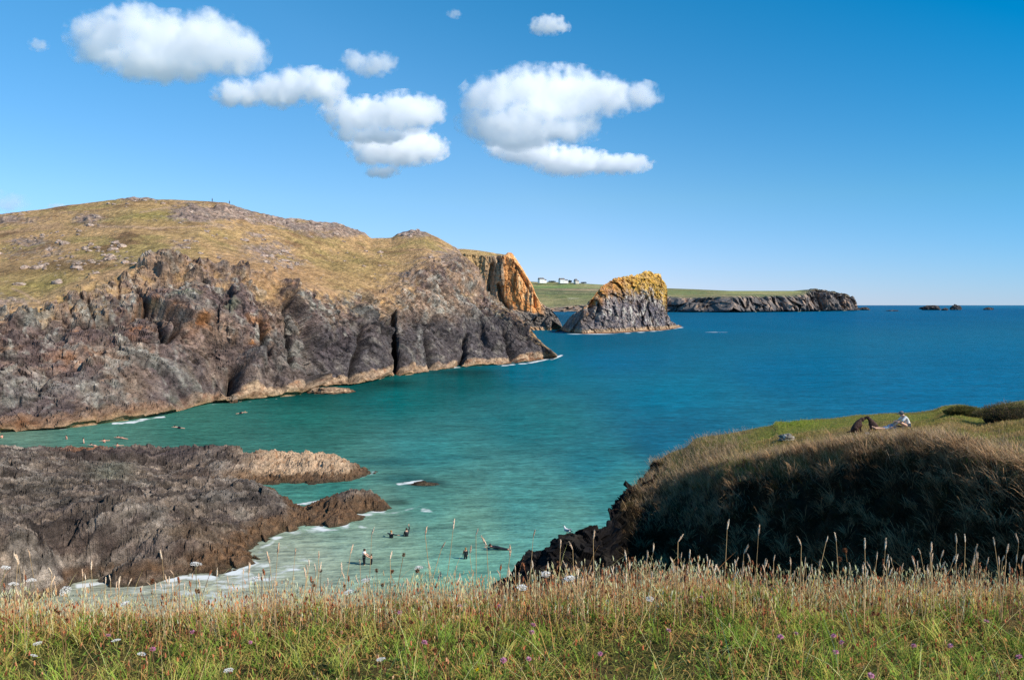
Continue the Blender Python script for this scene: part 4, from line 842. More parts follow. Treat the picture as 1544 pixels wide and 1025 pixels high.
# ------------------------------------------------------------------ light, sky, camera
SUN_EL, SUN_AZ = math.radians(38), math.radians(113)      # azimuth clockwise from the view direction
def build_light():
    d = Vector((math.cos(SUN_EL) * math.sin(SUN_AZ), math.cos(SUN_EL) * math.cos(SUN_AZ), math.sin(SUN_EL)))
    l = bpy.data.lights.new('sun', 'SUN'); l.energy = 5.0; l.angle = math.radians(.5); l.color = (1, .92, .79)
    o = bpy.data.objects.new('sun', l); COL.objects.link(o); o.rotation_euler = d.to_track_quat('Z', 'Y').to_euler(); o.location = (0, 0, 200)
    w = bpy.data.worlds.new('World'); SC.world = w; w.use_nodes = True; nt = w.node_tree; N = nt.nodes; L = nt.links; N.clear()
    out = N.new('ShaderNodeOutputWorld'); bg = N.new('ShaderNodeBackground'); sk = N.new('ShaderNodeTexSky'); sk.sky_type = 'NISHITA'; sk.sun_disc = False
    sk.sun_elevation = SUN_EL; sk.sun_rotation = SUN_AZ; sk.altitude = 0; sk.air_density = 1.0; sk.dust_density = 0; sk.ozone_density = 1.5
    hs = N.new('ShaderNodeHueSaturation'); hs.inputs['Saturation'].default_value = 1.1; hs.inputs['Value'].default_value = 1.0
    tc = N.new('ShaderNodeTexCoord'); sx = N.new('ShaderNodeSeparateXYZ'); L.new(tc.outputs['Generated'], sx.inputs[0])
    cr = N.new('ShaderNodeValToRGB'); e = cr.color_ramp.elements; e[0].position = 0; e[0].color = (.54, .66, 1.22, 1); e[1].position = .42; e[1].color = (.50, .98, 1.12, 1)
    k = e.new(.12); k.color = (.60, .79, 1.0, 1)
    L.new(sx.outputs['Z'], cr.inputs['Fac']); mx = N.new('ShaderNodeMix'); mx.data_type = 'RGBA'; mx.blend_type = 'MULTIPLY'; mx.inputs[0].default_value = 1
    L.new(sk.outputs[0], mx.inputs[6]); L.new(cr.outputs['Color'], mx.inputs[7])
    c2 = N.new('ShaderNodeValToRGB'); q = c2.color_ramp.elements; q[0].position = .42; q[0].color = (1, 1, 1, 1); q[1].position = 1.0; q[1].color = (.24, .66, .78, 1)
    md = N.new('ShaderNodeMath'); md.operation = 'MULTIPLY_ADD'; L.new(sx.outputs['X'], md.inputs[0]); md.inputs[1].default_value = .7; L.new(sx.outputs['Z'], md.inputs[2])
    ma = N.new('ShaderNodeMath'); ma.operation = 'ADD'; ma.inputs[1].default_value = .28; L.new(md.outputs[0], ma.inputs[0]); L.new(ma.outputs[0], c2.inputs['Fac'])
    m3 = N.new('ShaderNodeMix'); m3.data_type = 'RGBA'; m3.blend_type = 'MULTIPLY'; m3.inputs[0].default_value = 1; L.new(mx.outputs[2], m3.inputs[6]); L.new(c2.outputs['Color'], m3.inputs[7])
    L.new(m3.outputs[2], hs.inputs['Color']); L.new(hs.outputs[0], bg.inputs['Color'])
    bg.inputs['Strength'].default_value = .15; L.new(bg.outputs[0], out.inputs['Surface'])
    cam = bpy.data.cameras.new('camera'); cam.sensor_width = 36; cam.lens = 36 * FPX / 1544; cam.clip_start = .1; cam.clip_end = 200000
    c = bpy.data.objects.new('camera', cam); COL.objects.link(c); c.location = (0, 0, EYE); c.rotation_euler = (math.pi / 2 - PITCH, 0, 0); SC.camera = c
    SC.view_settings.view_transform = 'Standard'; SC.view_settings.look = 'None'; SC.view_settings.exposure = 0
    cy = SC.cycles; cy.use_denoising = True; cy.denoising_prefilter = 'NONE'; SC.render.filter_size = 1.2; cy.use_adaptive_sampling = True; cy.adaptive_threshold = .015
    cy.max_bounces = 24; cy.diffuse_bounces = 3; cy.glossy_bounces = 2; cy.transmission_bounces = 4; cy.transparent_max_bounces = 8; cy.volume_bounces = 16; cy.volume_step_rate = .6
# ------------------------------------------------------------------ small mesh builders
def bm_mesh(name, bm, smooth=True):
    me = bpy.data.meshes.new(name); bm.to_mesh(me); bm.free()
    me.polygons.foreach_set('use_smooth', np.full(len(me.polygons), smooth)); return me
def skin(name, pts, edges, root, sub=1):
    """pts {key: (x, y, z, r)}; grows one continuous surface round the skeleton"""
    keys = list(pts); me = bpy.data.meshes.new('sk')
    me.from_pydata([pts[k][:3] for k in keys], [(keys.index(a), keys.index(b)) for a, b in edges], [])
    o = bpy.data.objects.new('sk', me); COL.objects.link(o)
    o.modifiers.new('s', 'SKIN'); d = me.skin_vertices[0].data
    for i, k in enumerate(keys):
        r = pts[k][3]; d[i].radius = (r, r); d[i].use_root = (k == root)
    if sub: m = o.modifiers.new('u', 'SUBSURF'); m.levels = sub; m.render_levels = sub
    dg = bpy.context.evaluated_depsgraph_get(); out = bpy.data.meshes.new_from_object(o.evaluated_get(dg))
    bpy.data.objects.remove(o); out.name = name
    out.polygons.foreach_set('use_smooth', np.full(len(out.polygons), True)); return out
def tube(path, radii, sides=5):
    path = np.asarray(path, float); n = len(path); V = []; F = []
    for i in range(n):
        t = path[min(i + 1, n - 1)] - path[max(i - 1, 0)]; t = t / (np.linalg.norm(t) + 1e-9)
        a = np.cross(t, [0, 0, 1.0] if abs(t[2]) < .9 else [1.0, 0, 0]); a /= np.linalg.norm(a); b = np.cross(t, a)
        for k in range(sides):
            w = 2 * math.pi * k / sides; V.append(path[i] + radii[i] * (math.cos(w) * a + math.sin(w) * b))
    for i in range(n - 1):
        for k in range(sides):
            F.append((i * sides + k, i * sides + (k + 1) % sides, (i + 1) * sides + (k + 1) % sides, (i + 1) * sides + k))
    return np.array(V), np.array(F)
def ellipsoid(c, r, sub=2, rot=None):
    bm = bmesh.new(); M = Matrix.Translation(c)
    if rot: M = M @ Euler(rot).to_matrix().to_4x4()
    bmesh.ops.create_icosphere(bm, subdivisions=sub, radius=1, matrix=M @ Matrix.Diagonal((*r, 1))); return bm

# ------------------------------------------------------------------ rocks
def rock_mesh(name, r, seed, sub=4, cols=((90, 82, 78), (150, 136, 122)), rough=1.0, floor=-.35, band=None):
    bm = bmesh.new(); bmesh.ops.create_icosphere(bm, subdivisions=sub, radius=1)
    V = np.array([v.co[:] for v in bm.verts])
    f1, e1 = facet(V * 1.3 + seed * 7.1, seed, 1, .7); f2, e2 = facet(V * 3.2 + seed, seed + 1, 1, .8); f3, e3 = facet(V * 7 + seed, seed + 2, 1, .8)
    V = V * (1 + rough * (.32 * f1 + .17 * f2 + .08 * f3))[:, None] * np.array(r); V[:, 2] = np.maximum(V[:, 2], floor * r[2])
    for v, c in zip(bm.verts, V): v.co = c
    me = bm_mesh(name, bm, False)
    n = fbm(V / np.mean(r) * 2.2 + seed, 4, seed + 3)
    C = mixc(np.broadcast_to(alb(*cols[0]), V.shape), alb(*cols[1]), sst(-.25, .35, n)) * (1 - .4 * np.exp(-e1 * 10))[:, None]
    if band is not None: C = mixc(C, alb(*band[1]), sst(band[0], band[0] * .5, V[:, 2] + n * band[0] * .4))
    at = me.color_attributes.new('Col', 'FLOAT_COLOR', 'POINT'); c4 = np.ones((len(V), 4), np.float32); c4[:, :3] = C; at.data.foreach_set('color', c4.ravel())
    return me
def build_rocks():
    G = 'skerries breaking the sea near the horizon'
    for (u, v, w, h, sd, lab) in [(1302, 467.5, 20, 4, 3, 'low dark skerry just off the tip of the far coast'), (1405, 467.5, 26, 8, 4, 'widest of the dark humped skerries near the horizon'), (1425, 468, 9, 4, 5, 'small low skerry between the two humped ones'),
                                  (1441, 467.3, 15, 8, 6, 'narrow peaked skerry near the horizon'), (1490, 467.2, 14, 3.6, 7, 'outermost flat skerry, alone on the open sea'), (1345, 469, 16, 1.8, 8, 'half-awash reef between the far coast and the humped skerries')]:
        p = at_height(u, v, 0); s = p[1] / FPX
        obj('skerry', rock_mesh('skerry', (w * .5 * s, w * .4 * s, h * .8 * s), sd, 4, ((66, 64, 66), (120, 110, 102))), M_FAR, label=lab, cat='rock', group=G, loc=(p[0], p[1], h * .1 * s))
    p = at_height(498, 591.5, 0); s = p[1] / FPX
    obj('tidal_ledge', rock_mesh('tidal_ledge', (33 * s, 22 * s, 8 * s), 21, 5, ((150, 118, 92), (196, 164, 132)), .55, -.3, (.35, (124, 92, 68))), M_ROCK, label='low tan tidal rock lying at the foot of the dark cliff', cat='rock', loc=(p[0], p[1], .1 * s))
    p = at_height(352, 607, 0); s = p[1] / FPX
    obj('tidal_rock', rock_mesh('tidal_rock', (7 * s, 6 * s, 10 * s), 23, 4, ((150, 130, 112), (196, 172, 150)), .7, -.3, (.7, (110, 84, 64))), M_ROCK, label='pale upright rock standing in the water below the cave', cat='rock', loc=(p[0], p[1], .2))
    p = at_height(640, 730, 0)
    obj('reef', rock_mesh('reef', (1.9, .9, .42), 25, 4, ((70, 60, 48), (104, 86, 62)), .8, -.6), M_SHELF, label='brown reef barely showing above the turquoise water', cat='rock', loc=(p[0], p[1], -.2))

# ------------------------------------------------------------------ loose boulders on the headland
def build_boulders(P):
    u, v = project(P); uf, vf = u.ravel(), v.ravel(); Pf = P.reshape(-1, 3)
    nr, nc = u.shape; rows = np.repeat(np.arange(nr), nc)
    ok = (rows > 175) & (rows < 300); I = np.where(ok)[0]
    spots = []
    def band(n, pts, w):
        pts = np.array(pts, float)
        for _ in range(n):
            t = random.random() * (len(pts) - 1); i = min(int(t), len(pts) - 2); f = t - i
            q = pts[i] * (1 - f) + pts[i + 1] * f; spots.append((q[0] + random.gauss(0, w * 1.6), q[1] + random.gauss(0, w)))
    band(34, [(40, 404), (75, 394), (110, 385), (150, 372), (205, 366)], 5); band(18, [(5, 372), (40, 362), (80, 356)], 5); band(12, [(105, 350), (130, 340), (150, 330)], 4)
    band(24, [(365, 348), (395, 372), (425, 392), (450, 402)], 6); band(14, [(160, 312), (205, 302), (260, 306)], 3); band(10, [(5, 330), (30, 322), (60, 318)], 3); band(14, [(445, 338), (500, 344), (550, 352)], 3)
    band(10, [(600, 430), (640, 400), (670, 385)], 7); band(10, [(270, 372), (310, 355), (330, 345)], 4); band(60, [(0, 400), (200, 380), (420, 360), (580, 390)], 22); band(26, [(90, 400), (150, 392), (200, 384)], 7); band(16, [(380, 380), (440, 400)], 8); band(8, [(600, 353), (640, 350)], 2)
    vars_ = [rock_mesh('boulder', (1, .9, .75), 40 + k, 2, ((176, 150, 134), (216, 194, 176)), 1.0, -.5) for k in range(6)]
    for k, (a, b) in enumerate(spots):
        d = (uf[I] - a) ** 2 + (2 * (vf[I] - b)) ** 2; j = I[np.argmin(d)]
        if d.min() > 9: continue
        s = random.choice([.4, .45, .5, .6, .7, .85, 1.2]); p = Pf[j]
        o = obj('boulder', vars_[k % 6], M_ROCK, label='pale pinkish boulder lying loose on the grassy headland slope', cat='boulder', group='pale boulders scattered over the headland', loc=(p[0], p[1], p[2] - .05 * s), rz=random.uniform(0, 6.28))
        o.scale = (s * random.uniform(.8, 1.5), s, s * random.uniform(.7, 1.1))

# ------------------------------------------------------------------ houses on the far skyline
def build_houses():
    wallm = plain_mat('white_render', (.82, .82, .80), .8, .2, .3, .05); roofm = plain_mat('slate_roof', alb(108, 104, 106), .8, .2, .4, .15); wallg = plain_mat('grey_render', alb(206, 200, 190), .8, .2, .3, .06)
    glass = plain_mat('window_glass', alb(44, 50, 58), .2, .5, 1, .1); woodm = plain_mat('door_wood', alb(70, 84, 96), .6, .3, 1, .1)
    def box(bm, c, s):
        bmesh.ops.create_cube(bm, size=1, matrix=Matrix.Translation(c) @ Matrix.Diagonal((*s, 1)))
    def gable(w, d, h, z0, over=.5):
        bm = bmesh.new(); x, y = w / 2 + over, d / 2 + over
        vs = [bm.verts.new(q) for q in ((-x, -y, z0), (x, -y, z0), (x, y, z0), (-x, y, z0), (-x, 0, z0 + h), (x, 0, z0 + h))]
        for f in ((0, 1, 5, 4), (3, 4, 5, 2), (0, 4, 3), (1, 2, 5), (0, 3, 2, 1)): bm.faces.new([vs[i] for i in f])
        return bm
    def house(u, v, Y, w, d, h, rh, wing, label, name, rz, wm, nwin, chim):
        p = at_depth(u, v, Y); r = empty(name, tuple(p), label, 'house', 'white houses on the far skyline', rz)
        bm = bmesh.new(); box(bm, (0, 0, h / 2 - 2), (w, d, h + 4)); obj('wall', bm_mesh('wall', bm, False), wm, r)
        ro = obj('roof', bm_mesh('roof', gable(w, d, rh, h), False), roofm, r)
        for cx in chim:
            bm = bmesh.new(); box(bm, (cx * w, 0, h + rh + .3), (1.8, 1.4, 3.0)); obj('chimney', bm_mesh('chimney', bm, False), wm, ro)
        for k in range(nwin):
            x = -w / 2 + (k + .5) * w / nwin
            for z in (h * .28, h * .74):
                if z < h * .5 and k == nwin // 2:
                    bm = bmesh.new(); box(bm, (x, -d / 2 - .05, h * .24), (1.6, .16, h * .46)); obj('door', bm_mesh('door', bm, False), woodm, r); continue
                bm = bmesh.new(); box(bm, (x, -d / 2 - .04, z), (1.9, .14, 2.0)); f = obj('window', bm_mesh('window', bm, False), wm, r)
                bm = bmesh.new(); box(bm, (x, -d / 2 - .13, z), (1.5, .06, 1.6)); obj('pane', bm_mesh('pane', bm, False), glass, f)
        if wing:
            ww, wd, wh, wx = wing
            bm = bmesh.new(); box(bm, (wx, 0, wh / 2 - 2), (ww, wd, wh + 4)); obj('wall', bm_mesh('wall', bm, False), wm, r)
            o = obj('roof', bm_mesh('roof', gable(ww, wd, rh * .7, wh), False), roofm, r); o.location = (wx, 0, 0)
    house(816, 425.2, 3190, 26, 10, 10, 6, (12, 8, 6.5, 19), 'leftmost white house, with a lower wing, on the far skyline', 'house', .75, wallm, 5, (-.42, .42))
    house(847, 425.6, 3190, 24, 10, 9.5, 6, (16, 9, 6.5, 20), 'middle white house with a long side wing on the skyline', 'house', .65, wallm, 4, (-.4, .4))
    house(868, 426.4, 3190, 14, 9, 7.5, 7, (10, 7, 5, 12), 'smallest house with a steep roof, farthest along the skyline', 'house', .9, wallg, 2, (.4,))
    leaf = vcol_mat('leaves', .7, .2, var=((.2, .3),), bump=(), trans=.2)
    for (u, v, w, h, lab) in [(832, 425.6, 13, 2.6, 'low dark hedge of trees between the first two far houses'), (859.5, 426, 6, 4.2, 'dark windswept tree against the gable of the smallest house'), (880, 427.2, 10, 2.2, 'low bushes trailing off beyond the smallest house')]:
        p = at_depth(u, v, 3185); s = 3185 / FPX; n = 900
        r = empty('windswept_tree', tuple(p), lab, 'tree')
        a = RNG.normal(0, 1, (n, 3)); a /= np.linalg.norm(a, axis=1, keepdims=True); a *= RNG.uniform(.5, 1, (n, 1)) ** .5; a = a * np.array([w * .5 * s, 4, h * .55 * s]) + np.array([0, 0, h * .5 * s])
        a[:, 2] *= .75 + .4 * fbm(a * .12, 2, 3)
        c = pickc([alb(66, 78, 44), alb(92, 98, 58), alb(48, 58, 36)], n, .2)
        V, F, C = blades(a, RNG.uniform(1, 2.2, n), RNG.uniform(0, 6.28, n), RNG.uniform(0, 1.4, n), RNG.uniform(0, 1, n), RNG.uniform(.8, 1.6, n), c, c)
        obj('crown', new_mesh('crown', V, F, C), leaf, r)
        V, F = tube([(0, 0, -2), (0, 0, h * .5 * s)], [.4, .2]); obj('trunk', new_mesh('trunk', V, F, np.tile(alb(90, 76, 60), (len(V), 1))), leaf, r)

# ------------------------------------------------------------------ people
SK = {}
def people_mats():
    SK['skin'] = plain_mat('skin', alb(226, 178, 150, 1.0), .5, .3, 30, .08); SK['red'] = plain_mat('sunburnt_skin', alb(230, 166, 138, 1.0), .5, .3, 30, .08)
    SK['suit'] = plain_mat('wetsuit_neoprene', alb(24, 26, 34), .5, .4, 20, .2); SK['dark'] = plain_mat('dark_cloth', alb(52, 44, 58), .9, .1, 30, .2)
    SK['white'] = plain_mat('white_cotton', (.80, .80, .78), .9, .1, 30, .05, .004); SK['blue'] = plain_mat('pale_blue_cotton', alb(150, 182, 206), .9, .1, 30, .1, .004)
    SK['hair'] = plain_mat('brown_hair', alb(62, 44, 34), .7, .3, 60, .3); SK['fair'] = plain_mat('fair_hair', alb(164, 122, 74), .7, .3, 60, .3); SK['cap'] = plain_mat('grey_cap', alb(108, 116, 122), .9, .1, 30, .1)
    SK['red_cloth'] = plain_mat('red_cloth', alb(96, 52, 62), .9, .1, 30, .1); SK['eye'] = plain_mat('eye', alb(30, 26, 24), .3, .5, 30, .05)
BASE = dict(pelvis=(0, 0, .95, .135), spine=(0, 0, 1.13, .125), chest=(0, .0, 1.34, .155), neck=(0, 0, 1.50, .06), head=(0, .015, 1.60, .088), crown=(0, .01, 1.70, .075),
            shL=(-.17, 0, 1.43, .062), elL=(-.24, .02, 1.15, .045), wrL=(-.24, .10, .92, .032), paL=(-.24, .13, .85, .034),
            shR=(.17, 0, 1.43, .062), elR=(.24, .02, 1.15, .045), wrR=(.24, .10, .92, .032), paR=(.24, .13, .85, .034),
            hiL=(-.10, 0, .90, .095), knL=(-.10, .02, .50, .062), anL=(-.10, 0, .09, .042), toL=(-.10, .16, .04, .035),
            hiR=(.10, 0, .90, .095), knR=(.10, .02, .50, .062), anR=(.10, 0, .09, .042), toR=(.10, .16, .04, .035), nose=(0, .11, 1.585, .018), chin=(0, .07, 1.53, .04))
EDG = [('pelvis', 'spine'), ('spine', 'chest'), ('chest', 'neck'), ('neck', 'head'), ('head', 'crown'), ('head', 'nose'), ('head', 'chin')] + \
      [(a + s, b + s) for s in 'LR' for a, b in (('sh', 'el'), ('el', 'wr'), ('wr', 'pa'), ('hi', 'kn'), ('kn', 'an'), ('an', 'to'))] + [('chest', 'shL'), ('chest', 'shR'), ('pelvis', 'hiL'), ('pelvis', 'hiR')]
def person(loc, rz, label, pose=None, skinm='skin', hair='hair', wear=(), sc=1.0, group=None, rx=0, cap=False, hands=True, hairlong=False):
    J = dict(BASE)
    for k, q in (pose or {}).items(): J[k] = (*q, J[k][3]) if len(q) == 3 else q
    r = empty('person', tuple(loc), label, 'person', group); r.rotation_euler = (rx, 0, rz); r.rotation_mode = 'XYZ'; r.scale = (sc,) * 3
    P = dict(J); E = list(EDG)
    if hands:
        for s in 'LR':
            w = Vector(J['wr' + s][:3]); p = Vector(J['pa' + s][:3]); d = (p - w).normalized(); sd = d.cross(Vector((.2, 1, .3))).normalized(); up = d.cross(sd)
            for i in range(4):
                k = 'f%d%s' % (i, s); a = p + sd * (.024 * (i - 1.5)) + d * (.055 + .012 * (i in (1, 2))) ; b = a + d * (.032 - .008 * (i == 3)) + up * .014
                P[k] = (*a, .0095); P[k + 't'] = (*b, .0075); E += [('pa' + s, k), (k, k + 't')]
            a = p - d * .03 + sd * .045; b = a + d * .035 + sd * .012; P['th' + s] = (*a, .011); P['tt' + s] = (*b, .009); E += [('wr' + s, 'th' + s), ('th' + s, 'tt' + s)]
    obj('body', skin('body', P, E, 'pelvis', 1), SK[skinm], r)
    for nm, keys, m, k in wear:
        keys = set(keys); Q = {q: (*J[q][:3], J[q][3] * k + .008) for q in J if q in keys}
        obj(nm, skin(nm, Q, [e for e in EDG if e[0] in keys and e[1] in keys], 'pelvis' if 'pelvis' in keys else list(Q)[0], 1), SK[m], r)
    h, c, n = (Vector(J[q][:3]) for q in ('head', 'crown', 'nose')); up = (c - h).normalized(); fw = (n - h); fw = (fw - up * fw.dot(up)).normalized()
    rt = up.cross(fw); R = Matrix((-rt, fw, up)).transposed().to_4x4(); R.translation = h
    bm = bmesh.new(); bmesh.ops.create_icosphere(bm, subdivisions=3, radius=1, matrix=R @ Matrix.Translation((0, -.028, .055)) @ Matrix.Diagonal((.098, .102, .098, 1)))
    if hairlong: bmesh.ops.create_icosphere(bm, subdivisions=2, radius=1, matrix=R @ Matrix.Translation((0, -.07, -.09)) @ Matrix.Diagonal((.08, .045, .15, 1)))
    obj('hair', bm_mesh('hair', bm), SK[hair], r)
    for sx in (-1, 1):
        bm = bmesh.new(); bmesh.ops.create_icosphere(bm, subdivisions=1, radius=.013, matrix=R @ Matrix.Translation((sx * .034, .088, .012))); obj('eye', bm_mesh('eye', bm), SK['eye'], r)
    if cap:
        bm = bmesh.new(); bmesh.ops.create_icosphere(bm, subdivisions=3, radius=1, matrix=R @ Matrix.Translation((0, -.01, .075)) @ Matrix.Diagonal((.108, .118, .095, 1)))
        bmesh.ops.create_icosphere(bm, subdivisions=2, radius=1, matrix=R @ Matrix.Translation((0, .13, .07)) @ Matrix.Diagonal((.085, .085, .012, 1)))
        obj('cap', bm_mesh('cap', bm), SK['cap'], r)
    return r
TORSO = ('pelvis', 'spine', 'chest', 'shL', 'shR', 'hiL', 'hiR'); SUIT = TORSO + ('knL', 'knR', 'anL', 'anR', 'elL', 'elR', 'wrL', 'wrR')
FULL = [('wetsuit', SUIT, 'suit', 1.08)]; SHORTY = [('wetsuit', TORSO + ('elL', 'elR', 'knL', 'knR'), 'suit', 1.08)]; TRUNKS = [('shorts', ('pelvis', 'hiL', 'hiR', 'knL', 'knR'), 'dark', 1.12)]; BIKINI = [('swimsuit', ('pelvis', 'spine', 'chest', 'hiL', 'hiR'), 'red_cloth', 1.06)]
OUT = dict(elL=(-.42, .05, 1.38), wrL=(-.60, .18, 1.36), paL=(-.67, .22, 1.36), elR=(.42, .05, 1.38), wrR=(.60, .18, 1.36), paR=(.67, .22, 1.36))
FWD = dict(elL=(-.24, .22, 1.28), wrL=(-.12, .42, 1.28), paL=(-.08, .49, 1.28), elR=(.24, .22, 1.28), wrR=(.12, .42, 1.28), paR=(.08, .49, 1.28))
UP = dict(elR=(.30, .08, 1.62), wrR=(.26, .10, 1.88), paR=(.25, .10, 1.96))
PRONE = dict(elL=(-.30, .04, 1.62), wrL=(-.26, .06, 1.86), paL=(-.25, .06, 1.94), elR=(.30, .04, 1.62), wrR=(.26, .06, 1.86), paR=(.25, .06, 1.94), toL=(-.1, .02, -.08), toR=(.1, .02, -.08),
             head=(0, -.07, 1.60), crown=(0, -.16, 1.66), nose=(0, -.03, 1.69), chin=(0, .02, 1.60))
def swimmer(u, v, w, rz, label, pose=None, group='bathers in the water of the cove', **k):
    p = at_height(u, v, 0); return person((p[0], p[1], -w * k.get('sc', 1)), rz, label, pose, group=group, **k)
def floater(u, v, rz, label, group='bathers in the water of the cove', **k):
    p = at_height(u, v, 0); return person((p[0], p[1], .05), rz, label, PRONE, group=group, rx=math.radians(-82), **k)
def near(u, v, t0=1.9, t1=4.0):
    m = (SPUR['T'] > t0) & (SPUR['T'] < t1); d = np.where(m, (SPUR['u'] - u) ** 2 + (SPUR['v'] - v) ** 2, 1e9); i = np.unravel_index(np.argmin(d), d.shape); return SPUR['P'][i]
def ground_pick(P, u, v):
    U, V = project(P); d = (U - u) ** 2 + (V - v) ** 2; i = np.unravel_index(np.argmin(d), d.shape); return P[i]
def build_people(HP):
    people_mats()
    swimmer(3, 660, 1.15, 1.6, 'bather at the very edge of the view near the brown tidal rock', OUT, 'bathers in the water of the cove', skinm='red', wear=TRUNKS)
    swimmer(100, 662, 1.12, 2.6, 'dark haired bather apart from the rest, nearest the brown foot of the cliff', None, skinm='red', wear=TRUNKS)
    swimmer(126, 668, .95, -1.2, 'bather standing waist deep beside the group, arm at the side', None, skinm='skin', wear=TRUNKS)
    swimmer(157, 667, 1.12, 0.3, 'bather up to the chest behind the broad-backed one', OUT, skinm='red', wear=BIKINI)
    swimmer(177, 675, 1.08, 0.0, 'broad bare-backed bather nearest the rock shelf, arms spread wide', OUT, skinm='red', wear=TRUNKS, sc=1.08)
    floater(150, 674, 1.2, 'bather swimming flat in the water in front of the group', skinm='skin', wear=BIKINI)
    floater(192, 662, 1.4, 'swimmer just leaving the group toward open water', skinm='red', wear=BIKINI)
    floater(278, 646, 1.5, 'lone swimmer in the dark green water off the rock shelf', skinm='skin', wear=TRUNKS)
    floater(356, 624, -1.3, 'farthest swimmer, head up in the green water beneath the cave', skinm='skin', wear=TRUNKS, hair='fair')
    g = 'bathers in wetsuits off the end of the rock shelf'
    # adult holding a child by both hands
    hold = dict(elL=(-.24, .24, 1.22), wrL=(-.15, .46, 1.08), paL=(-.12, .54, 1.05), elR=(.24, .24, 1.22), wrR=(.15, .46, 1.08), paR=(.12, .54, 1.05), head=(0, .05, 1.60), crown=(0, .07, 1.70), nose=(0, .14, 1.56), chin=(0, .10, 1.52), chest=(0, .03, 1.34))
    swimmer(549, 851, .50, -1.45, 'adult in a dark sleeveless wetsuit holding the hands of a child', hold, g, skinm='skin', wear=[('wetsuit', TORSO + ('knL', 'knR'), 'suit', 1.08), ('vest_panel', ('shL', 'shR', 'chest'), 'white', 1.12)])
    swimmer(560, 850.5, .62, 1.6, 'small child in a dark wetsuit held by the hands of an adult', dict(elL=(-.24, .2, 1.42), wrL=(-.17, .40, 1.5), paL=(-.15, .47, 1.52), elR=(.24, .2, 1.42), wrR=(.17, .40, 1.5), paR=(.15, .47, 1.52)), g, wear=FULL, sc=.72)
    swimmer(590, 810.5, 1.08, -.6, 'wetsuited bather up to the chest, to the side of the one with a raised arm', OUT, g, wear=FULL, hair='fair')
    swimmer(613, 808, 1.02, .5, 'wetsuited bather raising one arm, farthest out beyond the grass heads', UP, g, wear=FULL)
    swimmer(702, 842.5, .55, .4, 'fair haired child standing alone thigh deep in a dark wetsuit', None, g, wear=FULL, hair='fair', sc=.78, hairlong=True)
    floater(768, 829, 1.5, 'wetsuited swimmer lying flat with arms stretched out near the dark rocks', g, wear=FULL, skinm='red')
    # walkers on the crest
    for (u, v, lab, m) in [(320, 302.5, 'walker in dark clothes on the skyline where the hill is highest', 'dark'), (346, 306, 'second walker on the skyline, a little farther down the crest', 'suit')]:
        p = ground_pick(HP[200:300], u, v); q = at_depth(u, v, p[1])
        person((q[0], q[1], q[2] - .75), 2.0, lab, None, group='walkers on the headland crest', wear=[('jacket', TORSO + ('elL', 'elR', 'wrL', 'wrR'), m, 1.15), ('trousers', ('pelvis', 'hiL', 'hiR', 'knL', 'knR', 'anL', 'anR'), 'dark', 1.15)], hands=False)
    # two people resting on the turf of the spur
    p = near(1365, 646)
    sit = dict(pelvis=(0, -.10, .12), spine=(0, -.06, .30), chest=(0, .06, .48), neck=(0, .14, .62), head=(0, .22, .69), crown=(0, .25, .79), nose=(0, .31, .66), chin=(0, .27, .61), shL=(-.18, .08, .56), shR=(.18, .08, .56), elL=(-.26, .28, .36), wrL=(-.14, .46, .34), paL=(-.08, .52, .34), elR=(.26, .28, .36), wrR=(.14, .46, .34), paR=(.08, .52, .34),
               hiL=(-.11, -.04, .11), knL=(-.20, .40, .34), anL=(-.14, .66, .07), toL=(-.14, .80, .05), hiR=(.11, -.04, .11), knR=(.20, .40, .34), anR=(.14, .66, .07), toR=(.14, .80, .05))
    q = at_depth(1366, 645, p[1]); person((q[0], q[1], p[2] + .02), 1.45, 'person in a white shirt and grey cap sitting bent forward on the turf', sit, wear=[('shirt', ('pelvis', 'spine', 'chest', 'shL', 'shR', 'elL', 'elR'), 'white', 1.15), ('shorts', ('pelvis', 'hiL', 'hiR'), 'blue', 1.15)], cap=True)
    p = near(1342, 648); q = at_depth(1344, 647, p[1])
    lie = dict(BASE); lie = {k: (BASE[k][0], BASE[k][1], BASE[k][2]) for k in BASE}
    lie.update(pelvis=(0, .03, .95), knL=(-.12, .02, .50), elL=(-.30, .12, 1.42), wrL=(-.16, .16, 1.66), paL=(-.08, .16, 1.70), elR=(.30, .12, 1.42), wrR=(.16, .16, 1.66), paR=(.08, .16, 1.70), toL=(-.1, -.1, -.03), toR=(.1, -.1, -.03))
    person((q[0] - .95, q[1] - .1, p[2] + .10), -math.pi / 2, 'person lying face down on the turf in pale blue shorts', lie, wear=[('shorts', ('pelvis', 'hiL', 'hiR', 'knL', 'knR'), 'blue', 1.15), ('top', ('spine', 'chest', 'shL', 'shR', 'pelvis'), 'dark', 1.1)], rx=math.radians(-88))

